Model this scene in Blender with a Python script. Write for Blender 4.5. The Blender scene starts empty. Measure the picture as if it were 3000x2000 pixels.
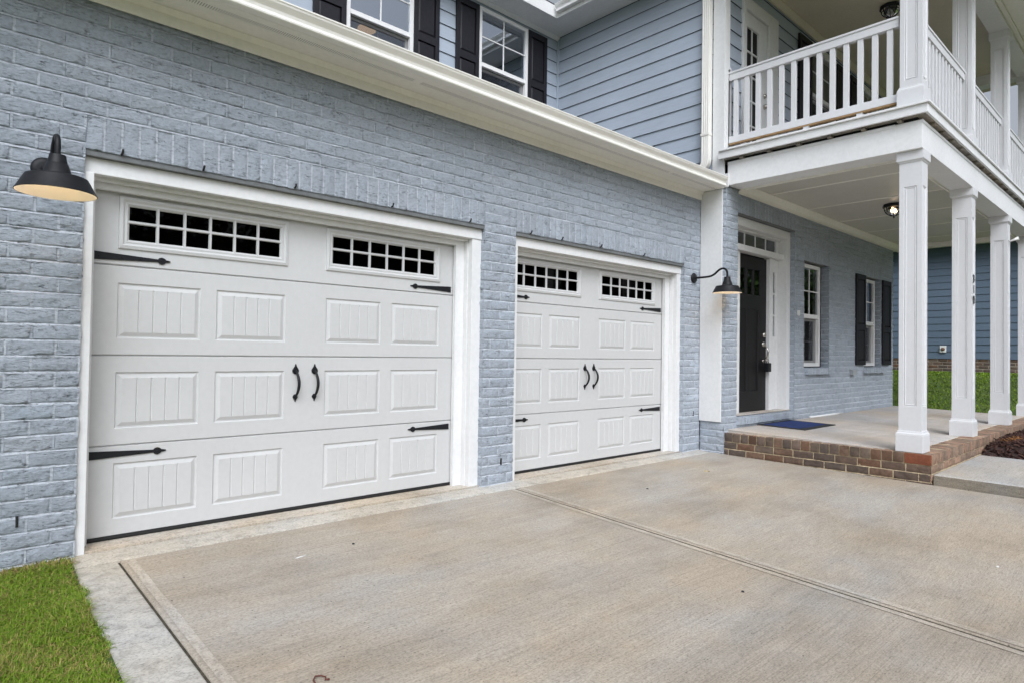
import bpy, bmesh, math, random
import numpy as np
from mathutils import Vector, Matrix, noise as mnoise

scene = bpy.context.scene
COL = scene.collection
PI = math.pi
rng = np.random.default_rng(7)
random.seed(7)

# ------------------------------------------------------------------ camera
F_PX, YAW, PITCH, ROLL = 1868.19, 0.748939, 0.0181842, 0.0148113
CAM = Vector((-0.722457, -4.374324, 1.114752))
fwd = Vector((math.sin(YAW)*math.cos(PITCH), math.cos(YAW)*math.cos(PITCH), math.sin(PITCH)))
rgt0 = Vector((math.cos(YAW), -math.sin(YAW), 0)); up0 = rgt0.cross(fwd)
rgt = rgt0*math.cos(ROLL) + up0*math.sin(ROLL); up = -rgt0*math.sin(ROLL) + up0*math.cos(ROLL)
cd = bpy.data.cameras.new('camera'); cam = bpy.data.objects.new('camera', cd); COL.objects.link(cam)
cd.sensor_width = 36.0; cd.lens = F_PX/3000*36.0; cd.clip_start = 0.05; cd.clip_end = 2000
M = Matrix((rgt, up, -fwd)).transposed().to_4x4(); M.translation = CAM
cam.matrix_world = M
scene.camera = cam

# ------------------------------------------------------------------ sky, sun, exposure
SUN_EL, SUN_AZ = math.radians(46), math.radians(214)      # azimuth from +Y clockwise: behind the camera to the left, veiled by cloud
w = bpy.data.worlds.new('World'); scene.world = w; w.use_nodes = True
nt = w.node_tree; bg = nt.nodes['Background']
sky = nt.nodes.new('ShaderNodeTexSky'); sky.sky_type = 'NISHITA'; sky.sun_disc = False
sky.sun_elevation = SUN_EL; sky.sun_rotation = SUN_AZ
sky.air_density = 1.0; sky.dust_density = 8.0; sky.ozone_density = 1.0
hs = nt.nodes.new('ShaderNodeHueSaturation'); hs.inputs['Saturation'].default_value = 0.16
nt.links.new(sky.outputs[0], hs.inputs['Color']); tn = nt.nodes.new('ShaderNodeMix'); tn.data_type = 'RGBA'; tn.blend_type = 'MULTIPLY'; tn.inputs[0].default_value = 1.0
tn.inputs[7].default_value = (0.93, 0.985, 1.075, 1)                       # cool overcast white
nt.links.new(hs.outputs[0], tn.inputs[6]); nt.links.new(tn.outputs[2], bg.inputs['Color'])
bg.inputs['Strength'].default_value = 0.15
sd = bpy.data.lights.new('sun', 'SUN'); sd.energy = 0.4; sd.angle = math.radians(45); sd.color = (1.0, 0.985, 0.965)
sun = bpy.data.objects.new('sun', sd); COL.objects.link(sun)
sdir = Vector((math.sin(SUN_AZ)*math.cos(SUN_EL), math.cos(SUN_AZ)*math.cos(SUN_EL), math.sin(SUN_EL)))
sun.rotation_euler = sdir.to_track_quat('Z', 'Y').to_euler(); sun.location = (4, -12, 14)
vs = scene.view_settings; vs.view_transform = 'Standard'; vs.look = 'None'; vs.gamma = 1.0; vs.use_curve_mapping = False
vs.exposure = 0.22

# ------------------------------------------------------------------ node material helpers
def mat(name):
    m = bpy.data.materials.new(name); m.use_nodes = True
    return m, m.node_tree.nodes, m.node_tree.links, m.node_tree.nodes['Principled BSDF']
def nd(N, t, **kw):
    n = N.new(t)
    for k, v in kw.items():
        if k in n.inputs.keys(): n.inputs[k].default_value = v
        else: setattr(n, k, v)
    return n
def coords(N, L, scale=(1,1,1)):
    tc = N.new('ShaderNodeTexCoord'); mp = N.new('ShaderNodeMapping'); mp.inputs['Scale'].default_value = scale
    L.new(tc.outputs['Object'], mp.inputs['Vector']); return mp.outputs[0]
def noise(N, L, vec, scale, detail=4, rough=.55):
    n = nd(N, 'ShaderNodeTexNoise', Scale=scale, Detail=detail, Roughness=rough); L.new(vec, n.inputs['Vector']); return n.outputs['Fac']
def ramp(N, L, fac, stops):
    r = N.new('ShaderNodeValToRGB'); e = r.color_ramp.elements
    while len(e) < len(stops): e.new(.5)
    for i, (p, c) in enumerate(stops):
        e[i].position = p; e[i].color = (c, c, c, 1) if not isinstance(c, tuple) else (*c, 1)
    L.new(fac, r.inputs[0]); return r.outputs[0]
def mul(N, L, a, b, fac=1.0, mode='MULTIPLY'):
    m = N.new('ShaderNodeMix'); m.data_type = 'RGBA'; m.blend_type = mode
    if isinstance(fac, float): m.inputs[0].default_value = fac
    else: L.new(fac, m.inputs[0])
    for s, i in ((a, 6), (b, 7)):
        if isinstance(s, tuple): m.inputs[i].default_value = (*s, 1)
        else: L.new(s, m.inputs[i])
    return m.outputs[2]
def bump(N, L, B, h, strength, dist, prev=None):
    b = N.new('ShaderNodeBump'); b.inputs['Strength'].default_value = strength; b.inputs['Distance'].default_value = dist
    L.new(h, b.inputs['Height'])
    if prev is not None: L.new(prev, b.inputs['Normal'])
    L.new(b.outputs[0], B.inputs['Normal']); return b.outputs[0]

def paint(name, col, rough=.5, grain=None, var=.05, gstr=.25, spec=.4):
    """painted board; grain = mapping scale that stretches the wood grain along the board"""
    m, N, L, B = mat(name)
    v = coords(N, L); n1 = noise(N, L, v, 1.7, 5)
    c = mul(N, L, (*col,), ramp(N, L, n1, [(.3, 1-var*1.6), (.7, 1.0)]))
    n2 = noise(N, L, v, 26, 4); c = mul(N, L, c, ramp(N, L, n2, [(.35, 1-var), (.6, 1.0)]))
    L.new(c, B.inputs['Base Color']); B.inputs['Roughness'].default_value = rough; B.inputs['Specular IOR Level'].default_value = spec
    if grain:
        g = noise(N, L, coords(N, L, grain), 1.0, 6, .65); bump(N, L, B, g, gstr, .004)
    else:
        bump(N, L, B, noise(N, L, v, 160, 2), .06, .002)
    return m

GX = (4, 60, 90); GY = (60, 4, 90); GZ = (90, 90, 4)
WHITE = paint('white_trim_x', (.76, .76, .755), .5, GX)
WHITEY = paint('white_trim_y', (.81, .81, .81), .5, GY)
WHITEZ = paint('white_trim_z', (.76, .76, .755), .5, GZ)
COLW = paint('column_white', (.67, .67, .68), .42, None, .03)
DOORW = paint('garage_door_white', (.565, .565, .56), .45, None, .03)
SOFF = paint('soffit_cream', (.86, .835, .765), .6, None, .05)
GUTT = paint('gutter_cream', (.83, .81, .755), .35, None, .03)
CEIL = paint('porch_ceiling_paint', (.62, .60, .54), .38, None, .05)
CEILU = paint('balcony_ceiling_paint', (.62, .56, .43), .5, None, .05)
SHUT = paint('shutter_black', (.022, .021, .027), .5, (70, 70, 5), .2, .5, .25)
BLKDOOR = paint('entry_door_black', (.011, .010, .0115), .45, (90, 90, 5), .1, .2, .25)
VINYL = paint('window_vinyl_white', (.80, .79, .78), .35, None, .02)
STEEL = paint('lintel_paint', (.19, .20, .205), .5, None, .2)
RAWWOOD = paint('raw_wood', (.42, .27, .13), .7, GY, .2)

def plain(name, col, rough=.5, metal=0, emit=None, es=1, spec=.5):
    m, N, L, B = mat(name)
    B.inputs['Base Color'].default_value = (*col, 1); B.inputs['Roughness'].default_value = rough
    B.inputs['Metallic'].default_value = metal; B.inputs['Specular IOR Level'].default_value = spec
    if emit: B.inputs['Emission Color'].default_value = (*emit, 1); B.inputs['Emission Strength'].default_value = es
    return m
def metal_black():
    m, N, L, B = mat('matte_black_metal'); v = coords(N, L)
    c = mul(N, L, (.011, .0115, .014), ramp(N, L, noise(N, L, v, 40), [(.3, .75), (.7, 1.15)]))
    L.new(c, B.inputs['Base Color']); B.inputs['Roughness'].default_value = .5; B.inputs['Specular IOR Level'].default_value = .25
    bump(N, L, B, noise(N, L, v, 400, 2), .08, .001); return m
BLACK = metal_black()
RUBBER = plain('black_rubber', (.012, .012, .012), .7)
DARK = plain('dark_gap', (.012, .012, .011), .9)
ROOM = plain('dark_room', (.055, .052, .05), .9)
ROOMC = plain('room_ceiling', (.10, .105, .12), .9)
NICKEL = plain('satin_nickel', (.55, .52, .47), .25, 1)
SHADEIN = plain('shade_inner_enamel', (.80, .76, .68), .5)
BULB = plain('lit_bulb', (1, .8, .5), .4, 0, (1.0, .73, .47), 21)
BULBC = plain('lit_ceiling_bulb', (1, .8, .5), .4, 0, (1.0, .70, .40), 6)
BULBOFF = plain('unlit_bulb', (.6, .6, .58), .2)
DISC = plain('lit_diffuser', (1, .8, .55), .5, 0, (1.0, .66, .33), .95)
SPECK = plain('dark_pebble', (.02, .022, .026), .7)
SCRAP = plain('white_scrap', (.8, .8, .78), .7)
LEAFM = plain('dry_leaf', (.45, .35, .14), .8)
TWIG = plain('red_twig', (.11, .03, .02), .7)
CAULK = plain('white_caulk', (.8, .8, .8), .5)
PLATE = plain('white_plastic', (.78, .78, .76), .4)

def glass(name, tint=.8, base=.10, gain=1.0, col=(1, 1, 1)):
    m, N, L, B = mat(name); N.remove(B); out = N['Material Output']
    fr = nd(N, 'ShaderNodeFresnel', IOR=1.52); a = nd(N, 'ShaderNodeMath', operation='MULTIPLY_ADD')
    a.inputs[1].default_value = gain; a.inputs[2].default_value = base; a.use_clamp = True
    L.new(fr.outputs[0], a.inputs[0])
    t = nd(N, 'ShaderNodeBsdfTransparent'); t.inputs[0].default_value = (tint, tint, tint, 1)
    g = nd(N, 'ShaderNodeBsdfGlossy', Roughness=.006); g.inputs[0].default_value = (*col, 1)
    x = N.new('ShaderNodeMixShader'); L.new(a.outputs[0], x.inputs[0]); L.new(t.outputs[0], x.inputs[1]); L.new(g.outputs[0], x.inputs[2])
    L.new(x.outputs[0], out.inputs[0]); return m
GLASS = glass('window_glass', .8, .06, 1.6, (.86, .92, 1))
GLASSUP = glass('upstairs_glass', .7, .34, 2.0, (.84, .91, 1))
GLASSDR = glass('garage_glass', .2, .0, .24)
GLASSCL = glass('lamp_glass', .9, .03, 1.0)
def screen_mat():
    m, N, L, B = mat('insect_screen'); N.remove(B); out = N['Material Output']
    t = nd(N, 'ShaderNodeBsdfTransparent'); d = nd(N, 'ShaderNodeBsdfDiffuse'); d.inputs[0].default_value = (.03, .03, .035, 1)
    x = N.new('ShaderNodeMixShader'); x.inputs[0].default_value = .45
    L.new(t.outputs[0], x.inputs[1]); L.new(d.outputs[0], x.inputs[2]); L.new(x.outputs[0], out.inputs[0]); return m
SCREEN = screen_mat()

def brick_paint():
    m, N, L, B = mat('painted_brick'); v = coords(N, L)
    at = nd(N, 'ShaderNodeAttribute', attribute_name='Col')
    c = mul(N, L, at.outputs['Color'], ramp(N, L, noise(N, L, v, 1.3, 4), [(.3, .94), (.7, 1.04)]))
    c = mul(N, L, c, ramp(N, L, noise(N, L, v, 55, 5, .7), [(.32, .80), (.55, 1.0), (.75, 1.05)]))
    # creases and pits the paint never filled: short, ragged and lying along the course
    patch = ramp(N, L, noise(N, L, coords(N, L, (1, 1, 2)), 11, 4, .6), [(.42, 0.0), (.66, 1.0)])
    f = noise(N, L, coords(N, L, (1, 1, 3.2)), 34, 5, .7)
    fl = ramp(N, L, f, [(.32, .12), (.42, .58), (.49, 1.0)])
    c = mul(N, L, c, fl, patch)
    pit = ramp(N, L, noise(N, L, coords(N, L, (1, 1, 1.9)), 48, 2), [(.70, 1.0), (.76, .25)])
    c = mul(N, L, c, pit)
    L.new(c, B.inputs['Base Color']); B.inputs['Roughness'].default_value = .5; B.inputs['Specular IOR Level'].default_value = .3
    b1 = bump(N, L, B, noise(N, L, coords(N, L, (1, 1, 2.4)), 38, 9, .80), 1.0, .015)
    b2 = bump(N, L, B, fl, .6, .005, b1)
    bump(N, L, B, noise(N, L, v, 260, 2), .35, .002, b2); return m
BRICKP = brick_paint()
def brick_brown():
    m, N, L, B = mat('brown_brick'); v = coords(N, L)
    at = nd(N, 'ShaderNodeAttribute', attribute_name='Col')
    c = mul(N, L, at.outputs['Color'], ramp(N, L, noise(N, L, v, 40, 6, .7), [(.3, .68), (.5, 1.0), (.72, 1.3)]))
    c = mul(N, L, c, ramp(N, L, noise(N, L, v, 7, 3), [(.3, .8), (.7, 1.1)]))
    L.new(c, B.inputs['Base Color']); B.inputs['Roughness'].default_value = .85
    bump(N, L, B, noise(N, L, v, 90, 6, .7), .5, .004); return m
BRICKB = brick_brown()

def concrete(name, col, streak=(3, 240, 240), dark=.72, blot=1.0, rough=.85, sstr=.35, warm=(1.0, .94, .86)):
    m, N, L, B = mat(name); v = coords(N, L)
    big = noise(N, L, coords(N, L, (.7, 1.0, 1)), 1.5, 7, .62)
    c = mul(N, L, (*col,), ramp(N, L, big, [(.28, dark), (.5, .97), (.72, 1.10)]))
    hue = noise(N, L, coords(N, L, (1, 1.3, 1)), .8, 4, .6)
    c = mul(N, L, c, ramp(N, L, hue, [(.38, (.97, 1.0, 1.05)), (.62, warm)]))
    st = noise(N, L, coords(N, L, streak), 1.0, 4, .7)
    band = noise(N, L, coords(N, L, (.5, 7, 7)), 1.0, 3)
    c = mul(N, L, c, ramp(N, L, st, [(.32, .72), (.50, 1.0), (.70, 1.11)]))
    c = mul(N, L, c, ramp(N, L, band, [(.35, .95), (.65, 1.03)]))
    fine = noise(N, L, coords(N, L, (.6, 1, 1)), 120, 4, .75); c = mul(N, L, c, ramp(N, L, fine, [(.32, .60), (.5, 1.0), (.68, 1.2)]))
    pit = ramp(N, L, noise(N, L, v, 62, 1), [(.73, 1.0), (.78, .4)]); c = mul(N, L, c, pit)
    L.new(c, B.inputs['Base Color']); B.inputs['Roughness'].default_value = rough; B.inputs['Specular IOR Level'].default_value = .3
    b1 = bump(N, L, B, st, sstr, .004); bump(N, L, B, fine, .25, .003, b1); return m
CONC = concrete('broom_concrete', (.395, .350, .292))
CONCS = concrete('smooth_concrete', (.46, .435, .395), (30, 30, 30), .75, 1, .8, .1)
CONCL = concrete('light_concrete', (.475, .448, .40), (14, 16, 16), .84, 1, .8, .1)
CONCE = concrete('tooled_concrete', (.46, .415, .355), (40, 12, 40), .75, 1, .8, .1)
CONCP = concrete('porch_concrete', (.50, .455, .41), (60, 4, 60), .85, 1, .8, .15)
CONCG = concrete('garage_slab', (.50, .46, .40), (30, 30, 30), .6, 1, .85, .15, (1.02, .93, .82))
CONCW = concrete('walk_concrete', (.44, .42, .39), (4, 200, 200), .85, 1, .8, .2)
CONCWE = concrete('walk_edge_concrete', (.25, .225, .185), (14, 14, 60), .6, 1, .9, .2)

def vent_mat():
    m, N, L, B = mat('perforated_soffit')
    tc = N.new('ShaderNodeTexCoord'); sp = N.new('ShaderNodeSeparateXYZ'); L.new(tc.outputs['Object'], sp.inputs[0])
    def cell(sock, k, off=None):
        a = nd(N, 'ShaderNodeMath', operation='MULTIPLY'); a.inputs[1].default_value = k; L.new(sock, a.inputs[0])
        if off is not None:
            o = nd(N, 'ShaderNodeMath', operation='ADD'); L.new(a.outputs[0], o.inputs[0]); L.new(off, o.inputs[1]); a = o
        f = nd(N, 'ShaderNodeMath', operation='FRACT'); L.new(a.outputs[0], f.inputs[0])
        s = nd(N, 'ShaderNodeMath', operation='SUBTRACT'); s.inputs[1].default_value = .5; L.new(f.outputs[0], s.inputs[0])
        q = nd(N, 'ShaderNodeMath', operation='POWER'); q.inputs[1].default_value = 2; L.new(s.outputs[0], q.inputs[0])
        return q.outputs[0]
    a = cell(sp.outputs[0], 70); b = cell(sp.outputs[1], 70)
    s = nd(N, 'ShaderNodeMath', operation='ADD'); L.new(a, s.inputs[0]); L.new(b, s.inputs[1])
    c = mul(N, L, (.84, .815, .745), ramp(N, L, s.outputs[0], [(.065, .12), (.10, 1.0)]))
    L.new(c, B.inputs['Base Color']); B.inputs['Roughness'].default_value = .6; return m
VENT = vent_mat()
def vcol(name, rough=.7, var=.2, trans=0):
    m, N, L, B = mat(name); at = nd(N, 'ShaderNodeAttribute', attribute_name='Col')
    L.new(at.outputs['Color'], B.inputs['Base Color']); B.inputs['Roughness'].default_value = rough
    B.inputs['Specular IOR Level'].default_value = .25
    return m
GRASSM = vcol('grass_blades', .6); MULCHM = vcol('bark_mulch', .85); FOLM = vcol('tree_foliage', .7)
def soil_mat(name, a, b, sc=6):
    m, N, L, B = mat(name); v = coords(N, L)
    n = noise(N, L, v, sc, 6, .7); c = ramp(N, L, n, [(.35, a), (.65, b)])
    c = mul(N, L, c, ramp(N, L, noise(N, L, v, sc*14, 3, .7), [(.3, .6), (.7, 1.25)]))
    L.new(c, B.inputs['Base Color']); B.inputs['Roughness'].default_value = .95
    bump(N, L, B, noise(N, L, v, 60, 4), .8, .02); return m
TURF = soil_mat('turf', (.045, .085, .012), (.10, .14, .022), 1.6)
SOIL = soil_mat('soil', (.10, .07, .04), (.17, .12, .07), 9)
DARKSOIL = soil_mat('joint_soil', (.035, .029, .02), (.10, .085, .055), 30)
def siding_mat(name, col, grain):
    m, N, L, B = mat(name); v = coords(N, L)
    at = nd(N, 'ShaderNodeAttribute', attribute_name='Col')
    c = mul(N, L, at.outputs['Color'], (*col,))
    c = mul(N, L, c, ramp(N, L, noise(N, L, v, 1.1, 4), [(.3, .93), (.7, 1.05)]))
    g = noise(N, L, coords(N, L, grain), 1.0, 7, .7); c = mul(N, L, c, ramp(N, L, g, [(.35, .93), (.62, 1.05)]))
    L.new(c, B.inputs['Base Color']); B.inputs['Roughness'].default_value = .5; B.inputs['Specular IOR Level'].default_value = .35
    bump(N, L, B, g, .45, .004); return m
SIDX = siding_mat('siding_along_x', (.405, .46, .535), (3, 70, 70)); SIDY = siding_mat('siding_along_y', (.405, .46, .535), (70, 3, 70))
SIDN = siding_mat('neighbour_siding', (.118, .160, .215), (70, 3, 70))
def shingle():
    m, N, L, B = mat('roof_shingle'); v = coords(N, L)
    c = mul(N, L, (.05, .048, .05), ramp(N, L, noise(N, L, v, 30, 4), [(.3, .5), (.7, 1.6)])); L.new(c, B.inputs['Base Color'])
    B.inputs['Roughness'].default_value = .9; return m
SHINGLE = shingle()
def mat_blue():
    m, N, L, B = mat('door_mat_weave'); v = coords(N, L)
    wv = nd(N, 'ShaderNodeTexWave', Scale=9.0, Distortion=6.0, Detail=2.0); wv.inputs['Detail Scale'].default_value = 1.2; L.new(v, wv.inputs['Vector'])
    c = ramp(N, L, wv.outputs['Fac'], [(.40, (.003, .006, .020)), (.62, (.004, .036, .200))])
    L.new(c, B.inputs['Base Color']); B.inputs['Roughness'].default_value = .95; return m
MATBLUE = mat_blue()

# ------------------------------------------------------------------ mesh helpers
class MB:
    def __init__(s): s.v = []; s.f = []; s.c = []; s.sm = []; s.mi = []
    def add(s, vs_, fs, col=(1, 1, 1), smooth=False, mi=0):
        o = len(s.v); s.v += [tuple(p) for p in vs_]; s.c += [col]*len(vs_)
        for f in fs: s.f.append([o+i for i in f]); s.sm.append(smooth); s.mi.append(mi)
        return s
    def box(s, x0, x1, y0, y1, z0, z1, col=(1, 1, 1), mi=0):
        x0, x1 = sorted((x0, x1)); y0, y1 = sorted((y0, y1)); z0, z1 = sorted((z0, z1))
        return s.add([(x0,y0,z0),(x1,y0,z0),(x1,y1,z0),(x0,y1,z0),(x0,y0,z1),(x1,y0,z1),(x1,y1,z1),(x0,y1,z1)],
              [(3,2,1,0),(4,5,6,7),(0,1,5,4),(1,2,6,5),(2,3,7,6),(3,0,4,7)], col, mi=mi)
    def quad(s, a, b, c, d, col=(1, 1, 1), mi=0): return s.add([a, b, c, d], [(0, 1, 2, 3)], col, mi=mi)
    def prism(s, prof, axis, a, b, caps=True, smooth=False):
        """closed 2-D profile (list of pairs) extruded along an axis between a and b"""
        def P(p, t): return {'x': (t, p[0], p[1]), 'y': (p[0], t, p[1]), 'z': (p[0], p[1], t)}[axis]
        n = len(prof); vs_ = [P(p, a) for p in prof] + [P(p, b) for p in prof]
        fs = [(i, (i+1) % n, n+(i+1) % n, n+i) for i in range(n)]
        if caps: fs += [tuple(range(n-1, -1, -1)), tuple(range(n, 2*n))]
        return s.add(vs_, fs, smooth=smooth)
    def lathe(s, prof, cx=0, cy=0, cz=0, n=32, smooth=True, caps=False):
        vs_ = []; m = len(prof)
        for r, z in prof:
            for k in range(n):
                a = 2*PI*k/n; vs_.append((cx+r*math.cos(a), cy+r*math.sin(a), cz+z))
        fs = [(i*n+k, i*n+(k+1) % n, (i+1)*n+(k+1) % n, (i+1)*n+k) for i in range(m-1) for k in range(n)]
        if caps: fs += [tuple(range(n-1, -1, -1)), tuple(range((m-1)*n, m*n))]
        return s.add(vs_, fs, smooth=smooth)
    def tube(s, pts, r, n=12, caps=True):
        pts = [Vector(p) for p in pts]; rs = r if isinstance(r, list) else [r]*len(pts); vs_ = []; prev = None
        for i, p in enumerate(pts):
            t = (pts[min(i+1, len(pts)-1)] - pts[max(i-1, 0)]).normalized()
            if prev is None: prev = t.orthogonal().normalized()
            a = (prev - t*prev.dot(t)).normalized(); b = t.cross(a); prev = a
            for k in range(n):
                q = 2*PI*k/n; vs_.append(p + a*(rs[i]*math.cos(q)) + b*(rs[i]*math.sin(q)))
        fs = [(i*n+k, i*n+(k+1) % n, (i+1)*n+(k+1) % n, (i+1)*n+k) for i in range(len(pts)-1) for k in range(n)]
        if caps: fs += [tuple(range(n-1, -1, -1)), tuple(range((len(pts)-1)*n, len(pts)*n))]
        return s.add(vs_, fs, smooth=True)
    def outline(s, poly, axis, a, b):
        return s.prism(poly, axis, a, b)
    def build(s, name, mats, parent=None, bevel=0, loc=None):
        me = bpy.data.meshes.new(name); me.from_pydata(s.v, [], s.f)
        at = me.color_attributes.new('Col', 'FLOAT_COLOR', 'POINT')
        ca = np.ones((len(s.v), 4), np.float32); ca[:, :3] = np.array(s.c, np.float32).reshape(-1, 3); at.data.foreach_set('color', ca.ravel())
        me.polygons.foreach_set('use_smooth', np.array(s.sm, bool)); me.polygons.foreach_set('material_index', np.array(s.mi, np.int32))
        for m in (mats if isinstance(mats, (list, tuple)) else [mats]): me.materials.append(m)
        me.update()
        bm = bmesh.new(); bm.from_mesh(me); bmesh.ops.recalc_face_normals(bm, faces=bm.faces) if bevel else None
        if bevel: bm.to_mesh(me)
        bm.free()
        o = bpy.data.objects.new(name, me); COL.objects.link(o)
        if parent is not None: o.parent = parent
        if loc is not None: o.location = loc
        if bevel:
            md = o.modifiers.new('edge', 'BEVEL'); md.width = bevel; md.segments = 2; md.limit_method = 'ANGLE'; md.angle_limit = math.radians(40); md.use_clamp_overlap = True
        return o

def fast_mesh(name, V, Fq, C, mat_, parent=None, smooth=False):
    """numpy vertices, equal-sized faces, per-vertex colours"""
    me = bpy.data.meshes.new(name); k = Fq.shape[1]
    me.vertices.add(len(V)); me.vertices.foreach_set('co', V.astype(np.float32).ravel())
    me.loops.add(Fq.size); me.loops.foreach_set('vertex_index', Fq.astype(np.int32).ravel())
    me.polygons.add(len(Fq)); me.polygons.foreach_set('loop_start', np.arange(0, Fq.size, k, dtype=np.int32))
    me.update(calc_edges=True)
    at = me.color_attributes.new('Col', 'FLOAT_COLOR', 'POINT'); ca = np.ones((len(V), 4), np.float32); ca[:, :3] = C; at.data.foreach_set('color', ca.ravel())
    if smooth: me.polygons.foreach_set('use_smooth', np.ones(len(Fq), bool))
    me.materials.append(mat_); o = bpy.data.objects.new(name, me); COL.objects.link(o)
    if parent is not None: o.parent = parent
    return o

def tag(o, label=None, cat=None, group=None, kind=None):
    if label: o['label'] = label
    if cat: o['category'] = cat
    if group: o['group'] = group
    if kind: o['kind'] = kind
    return o
def empty(name, loc=(0, 0, 0), rz=0):
    o = bpy.data.objects.new(name, None); COL.objects.link(o); o.location = loc; o.rotation_euler = (0, 0, rz); o.empty_display_size = .2
    return o
def copy_tree(o, parent=None, loc=None):
    c = o.copy(); COL.objects.link(c)
    if parent is not None: c.parent = parent
    if loc is not None: c.location = loc
    for ch in list(o.children): copy_tree(ch, c)
    return c

def in_open(u, z, ops): return any(a < u < b and c < z < d for a, b, c, d in ops)
def cells(mb, u0, u1, z0, z1, ops, fn, zb=(), ub=(), col=(1, 1, 1), mi=0, flip=False):
    us = sorted({u0, u1, *[x for x in ub if u0 < x < u1], *[q for o in ops for q in o[:2] if u0 < q < u1]})
    zs = sorted({z0, z1, *[x for x in zb if z0 < x < z1], *[q for o in ops for q in o[2:] if z0 < q < z1]})
    for i in range(len(us)-1):
        for j in range(len(zs)-1):
            if in_open((us[i]+us[i+1])/2, (zs[j]+zs[j+1])/2, ops): continue
            p = [fn(us[i], zs[j]), fn(us[i+1], zs[j]), fn(us[i+1], zs[j+1]), fn(us[i], zs[j+1])]
            mb.quad(*(p[::-1] if flip else p), col=col, mi=mi)

def one_brick(mb, fr, u0, u1, z0, z1, depth, col, nx=12, nz=5, amp=.0034):
    """one rough brick face standing `depth` proud of its mortar: wavering edges, hollows and a soft arris"""
    if u1-u0 < .012 or z1-z0 < .012: return
    nx = max(2, int(round(nx*(u1-u0)/.2))) if u1-u0 > z1-z0 else 3
    P = []; sl = rng.normal(0, .0010); sl2 = rng.normal(0, .0010)
    hol = rng.normal(0, amp, (nz+1, nx+1)); d0 = depth + rng.normal(0, .0011)
    jit = rng.normal(0, .0013, (nz+1, nx+1, 2))
    for j in range(nz+1):
        for i in range(nx+1):
            e = (i in (0, nx)) or (j in (0, nz)); a, b = i/nx, j/nz
            if not e:
                if i == 1: a = min(a, .005/(u1-u0)+.035)
                if i == nx-1: a = max(a, 1-(.005/(u1-u0)+.035))
                if j == 1: b = min(b, .12)
                if j == nz-1: b = max(b, .88)
            d = d0 + (a-.5)*2*sl + (b-.5)*2*sl2 + (hol[j, i] if not e else -.0012-abs(hol[j, i])*.7)
            P.append(fr(u0+(u1-u0)*a+jit[j, i, 0]*(1 if e else 0), z0+(z1-z0)*b+jit[j, i, 1]*(1 if e else .3), d))
    w_ = nx+1
    fs = [(j*w_+i, j*w_+i+1, (j+1)*w_+i+1, (j+1)*w_+i) for j in range(nz) for i in range(nx)]
    mb.add(P, fs, col, True)
    ring = [i for i in range(w_)] + [j*w_+nx for j in range(1, nz+1)] + [nz*w_+i for i in range(nx-1, -1, -1)] + [j*w_ for j in range(nz-1, 0, -1)]
    co = [(0, 0)]
    R1 = [P[i] for i in ring]; R0 = []
    for i in ring:
        a, b = (i % w_)/nx, (i//w_)/nz
        R0.append(fr(u0+(u1-u0)*a, z0+(z1-z0)*b, -.002))
    n = len(ring); mb.add(R0+R1, [(k, (k+1) % n, n+(k+1) % n, n+k) for k in range(n)], col, False)

def brickwork(mb, fr, u0, u1, z0, z1, ch, bl, ops, colf, phase=0.0, mort=.0135, depth=.0095, nx=9, mcol=(.65, .695, .755)):  # default mcol puts the sky caught on the joints into the mortar colour
    nrow = int(math.ceil((z1-z0)/ch - 1e-6))
    for k in range(nrow):
        za, zb = z0+k*ch, min(z0+(k+1)*ch, z1); zc = (za+zb)/2
        iv = [(u0, u1)]
        for a, b, c, d in ops:
            if c < zc < d:
                new = []
                for p, q in iv:
                    if b <= p or a >= q: new.append((p, q)); continue
                    if a > p: new.append((p, a))
                    if b < q: new.append((b, q))
                iv = new
        for p, q in iv:                                               # bed joint: recessed under the brick above, flush with the brick below
            m_n = max(1, int((q-p)/.11)); bx_ = [p+(q-p)*i/m_n for i in range(m_n+1)]; wb = rng.normal(0, .0013, (m_n+1, 2))
            for i in range(m_n):
                mb.add([fr(bx_[i], za-mort*.60+wb[i, 0], depth-.0010), fr(bx_[i+1], za-mort*.60+wb[i+1, 0], depth-.0010), fr(bx_[i+1], za+mort*.30+wb[i+1, 1], .0005), fr(bx_[i], za+mort*.30+wb[i, 1], .0005)], [(0, 1, 2, 3)], mcol)
        off = phase + (bl/2 if k % 2 else 0) + rng.normal(0, .002)
        for p, q in iv:
            n0 = math.floor((p-off)/bl) ; x = off+n0*bl
            while x < q:
                a, b = max(x, p), min(x+bl, q)
                ea = mort/2 if a > p+1e-6 else 0.0; eb = mort/2 if b < q-1e-6 else 0.0
                dz = rng.normal(0, .0008)
                if b < q-1e-6:                                        # head joint, filled to a varying depth
                    hd = depth*rng.uniform(.45, .92); hw_ = mort*rng.uniform(.36, .5); t_ = rng.uniform(.1, .8); pc = colf(); hc = tuple(u_*(1-t_)+w_*t_ for u_, w_ in zip(pc, mcol)) if mcol[2] > .5 else mcol
                    mb.add([fr(b-hw_, za+mort*.2, hd), fr(b+hw_, za+mort*.2, hd), fr(b+hw_, zb-mort*.35, hd), fr(b-hw_, zb-mort*.35, hd)], [(0, 1, 2, 3)], hc)
                one_brick(mb, fr, a+ea, b-eb, za+mort/2+dz, zb-mort/2+dz, depth, colf(), nx)
                x += bl
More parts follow.
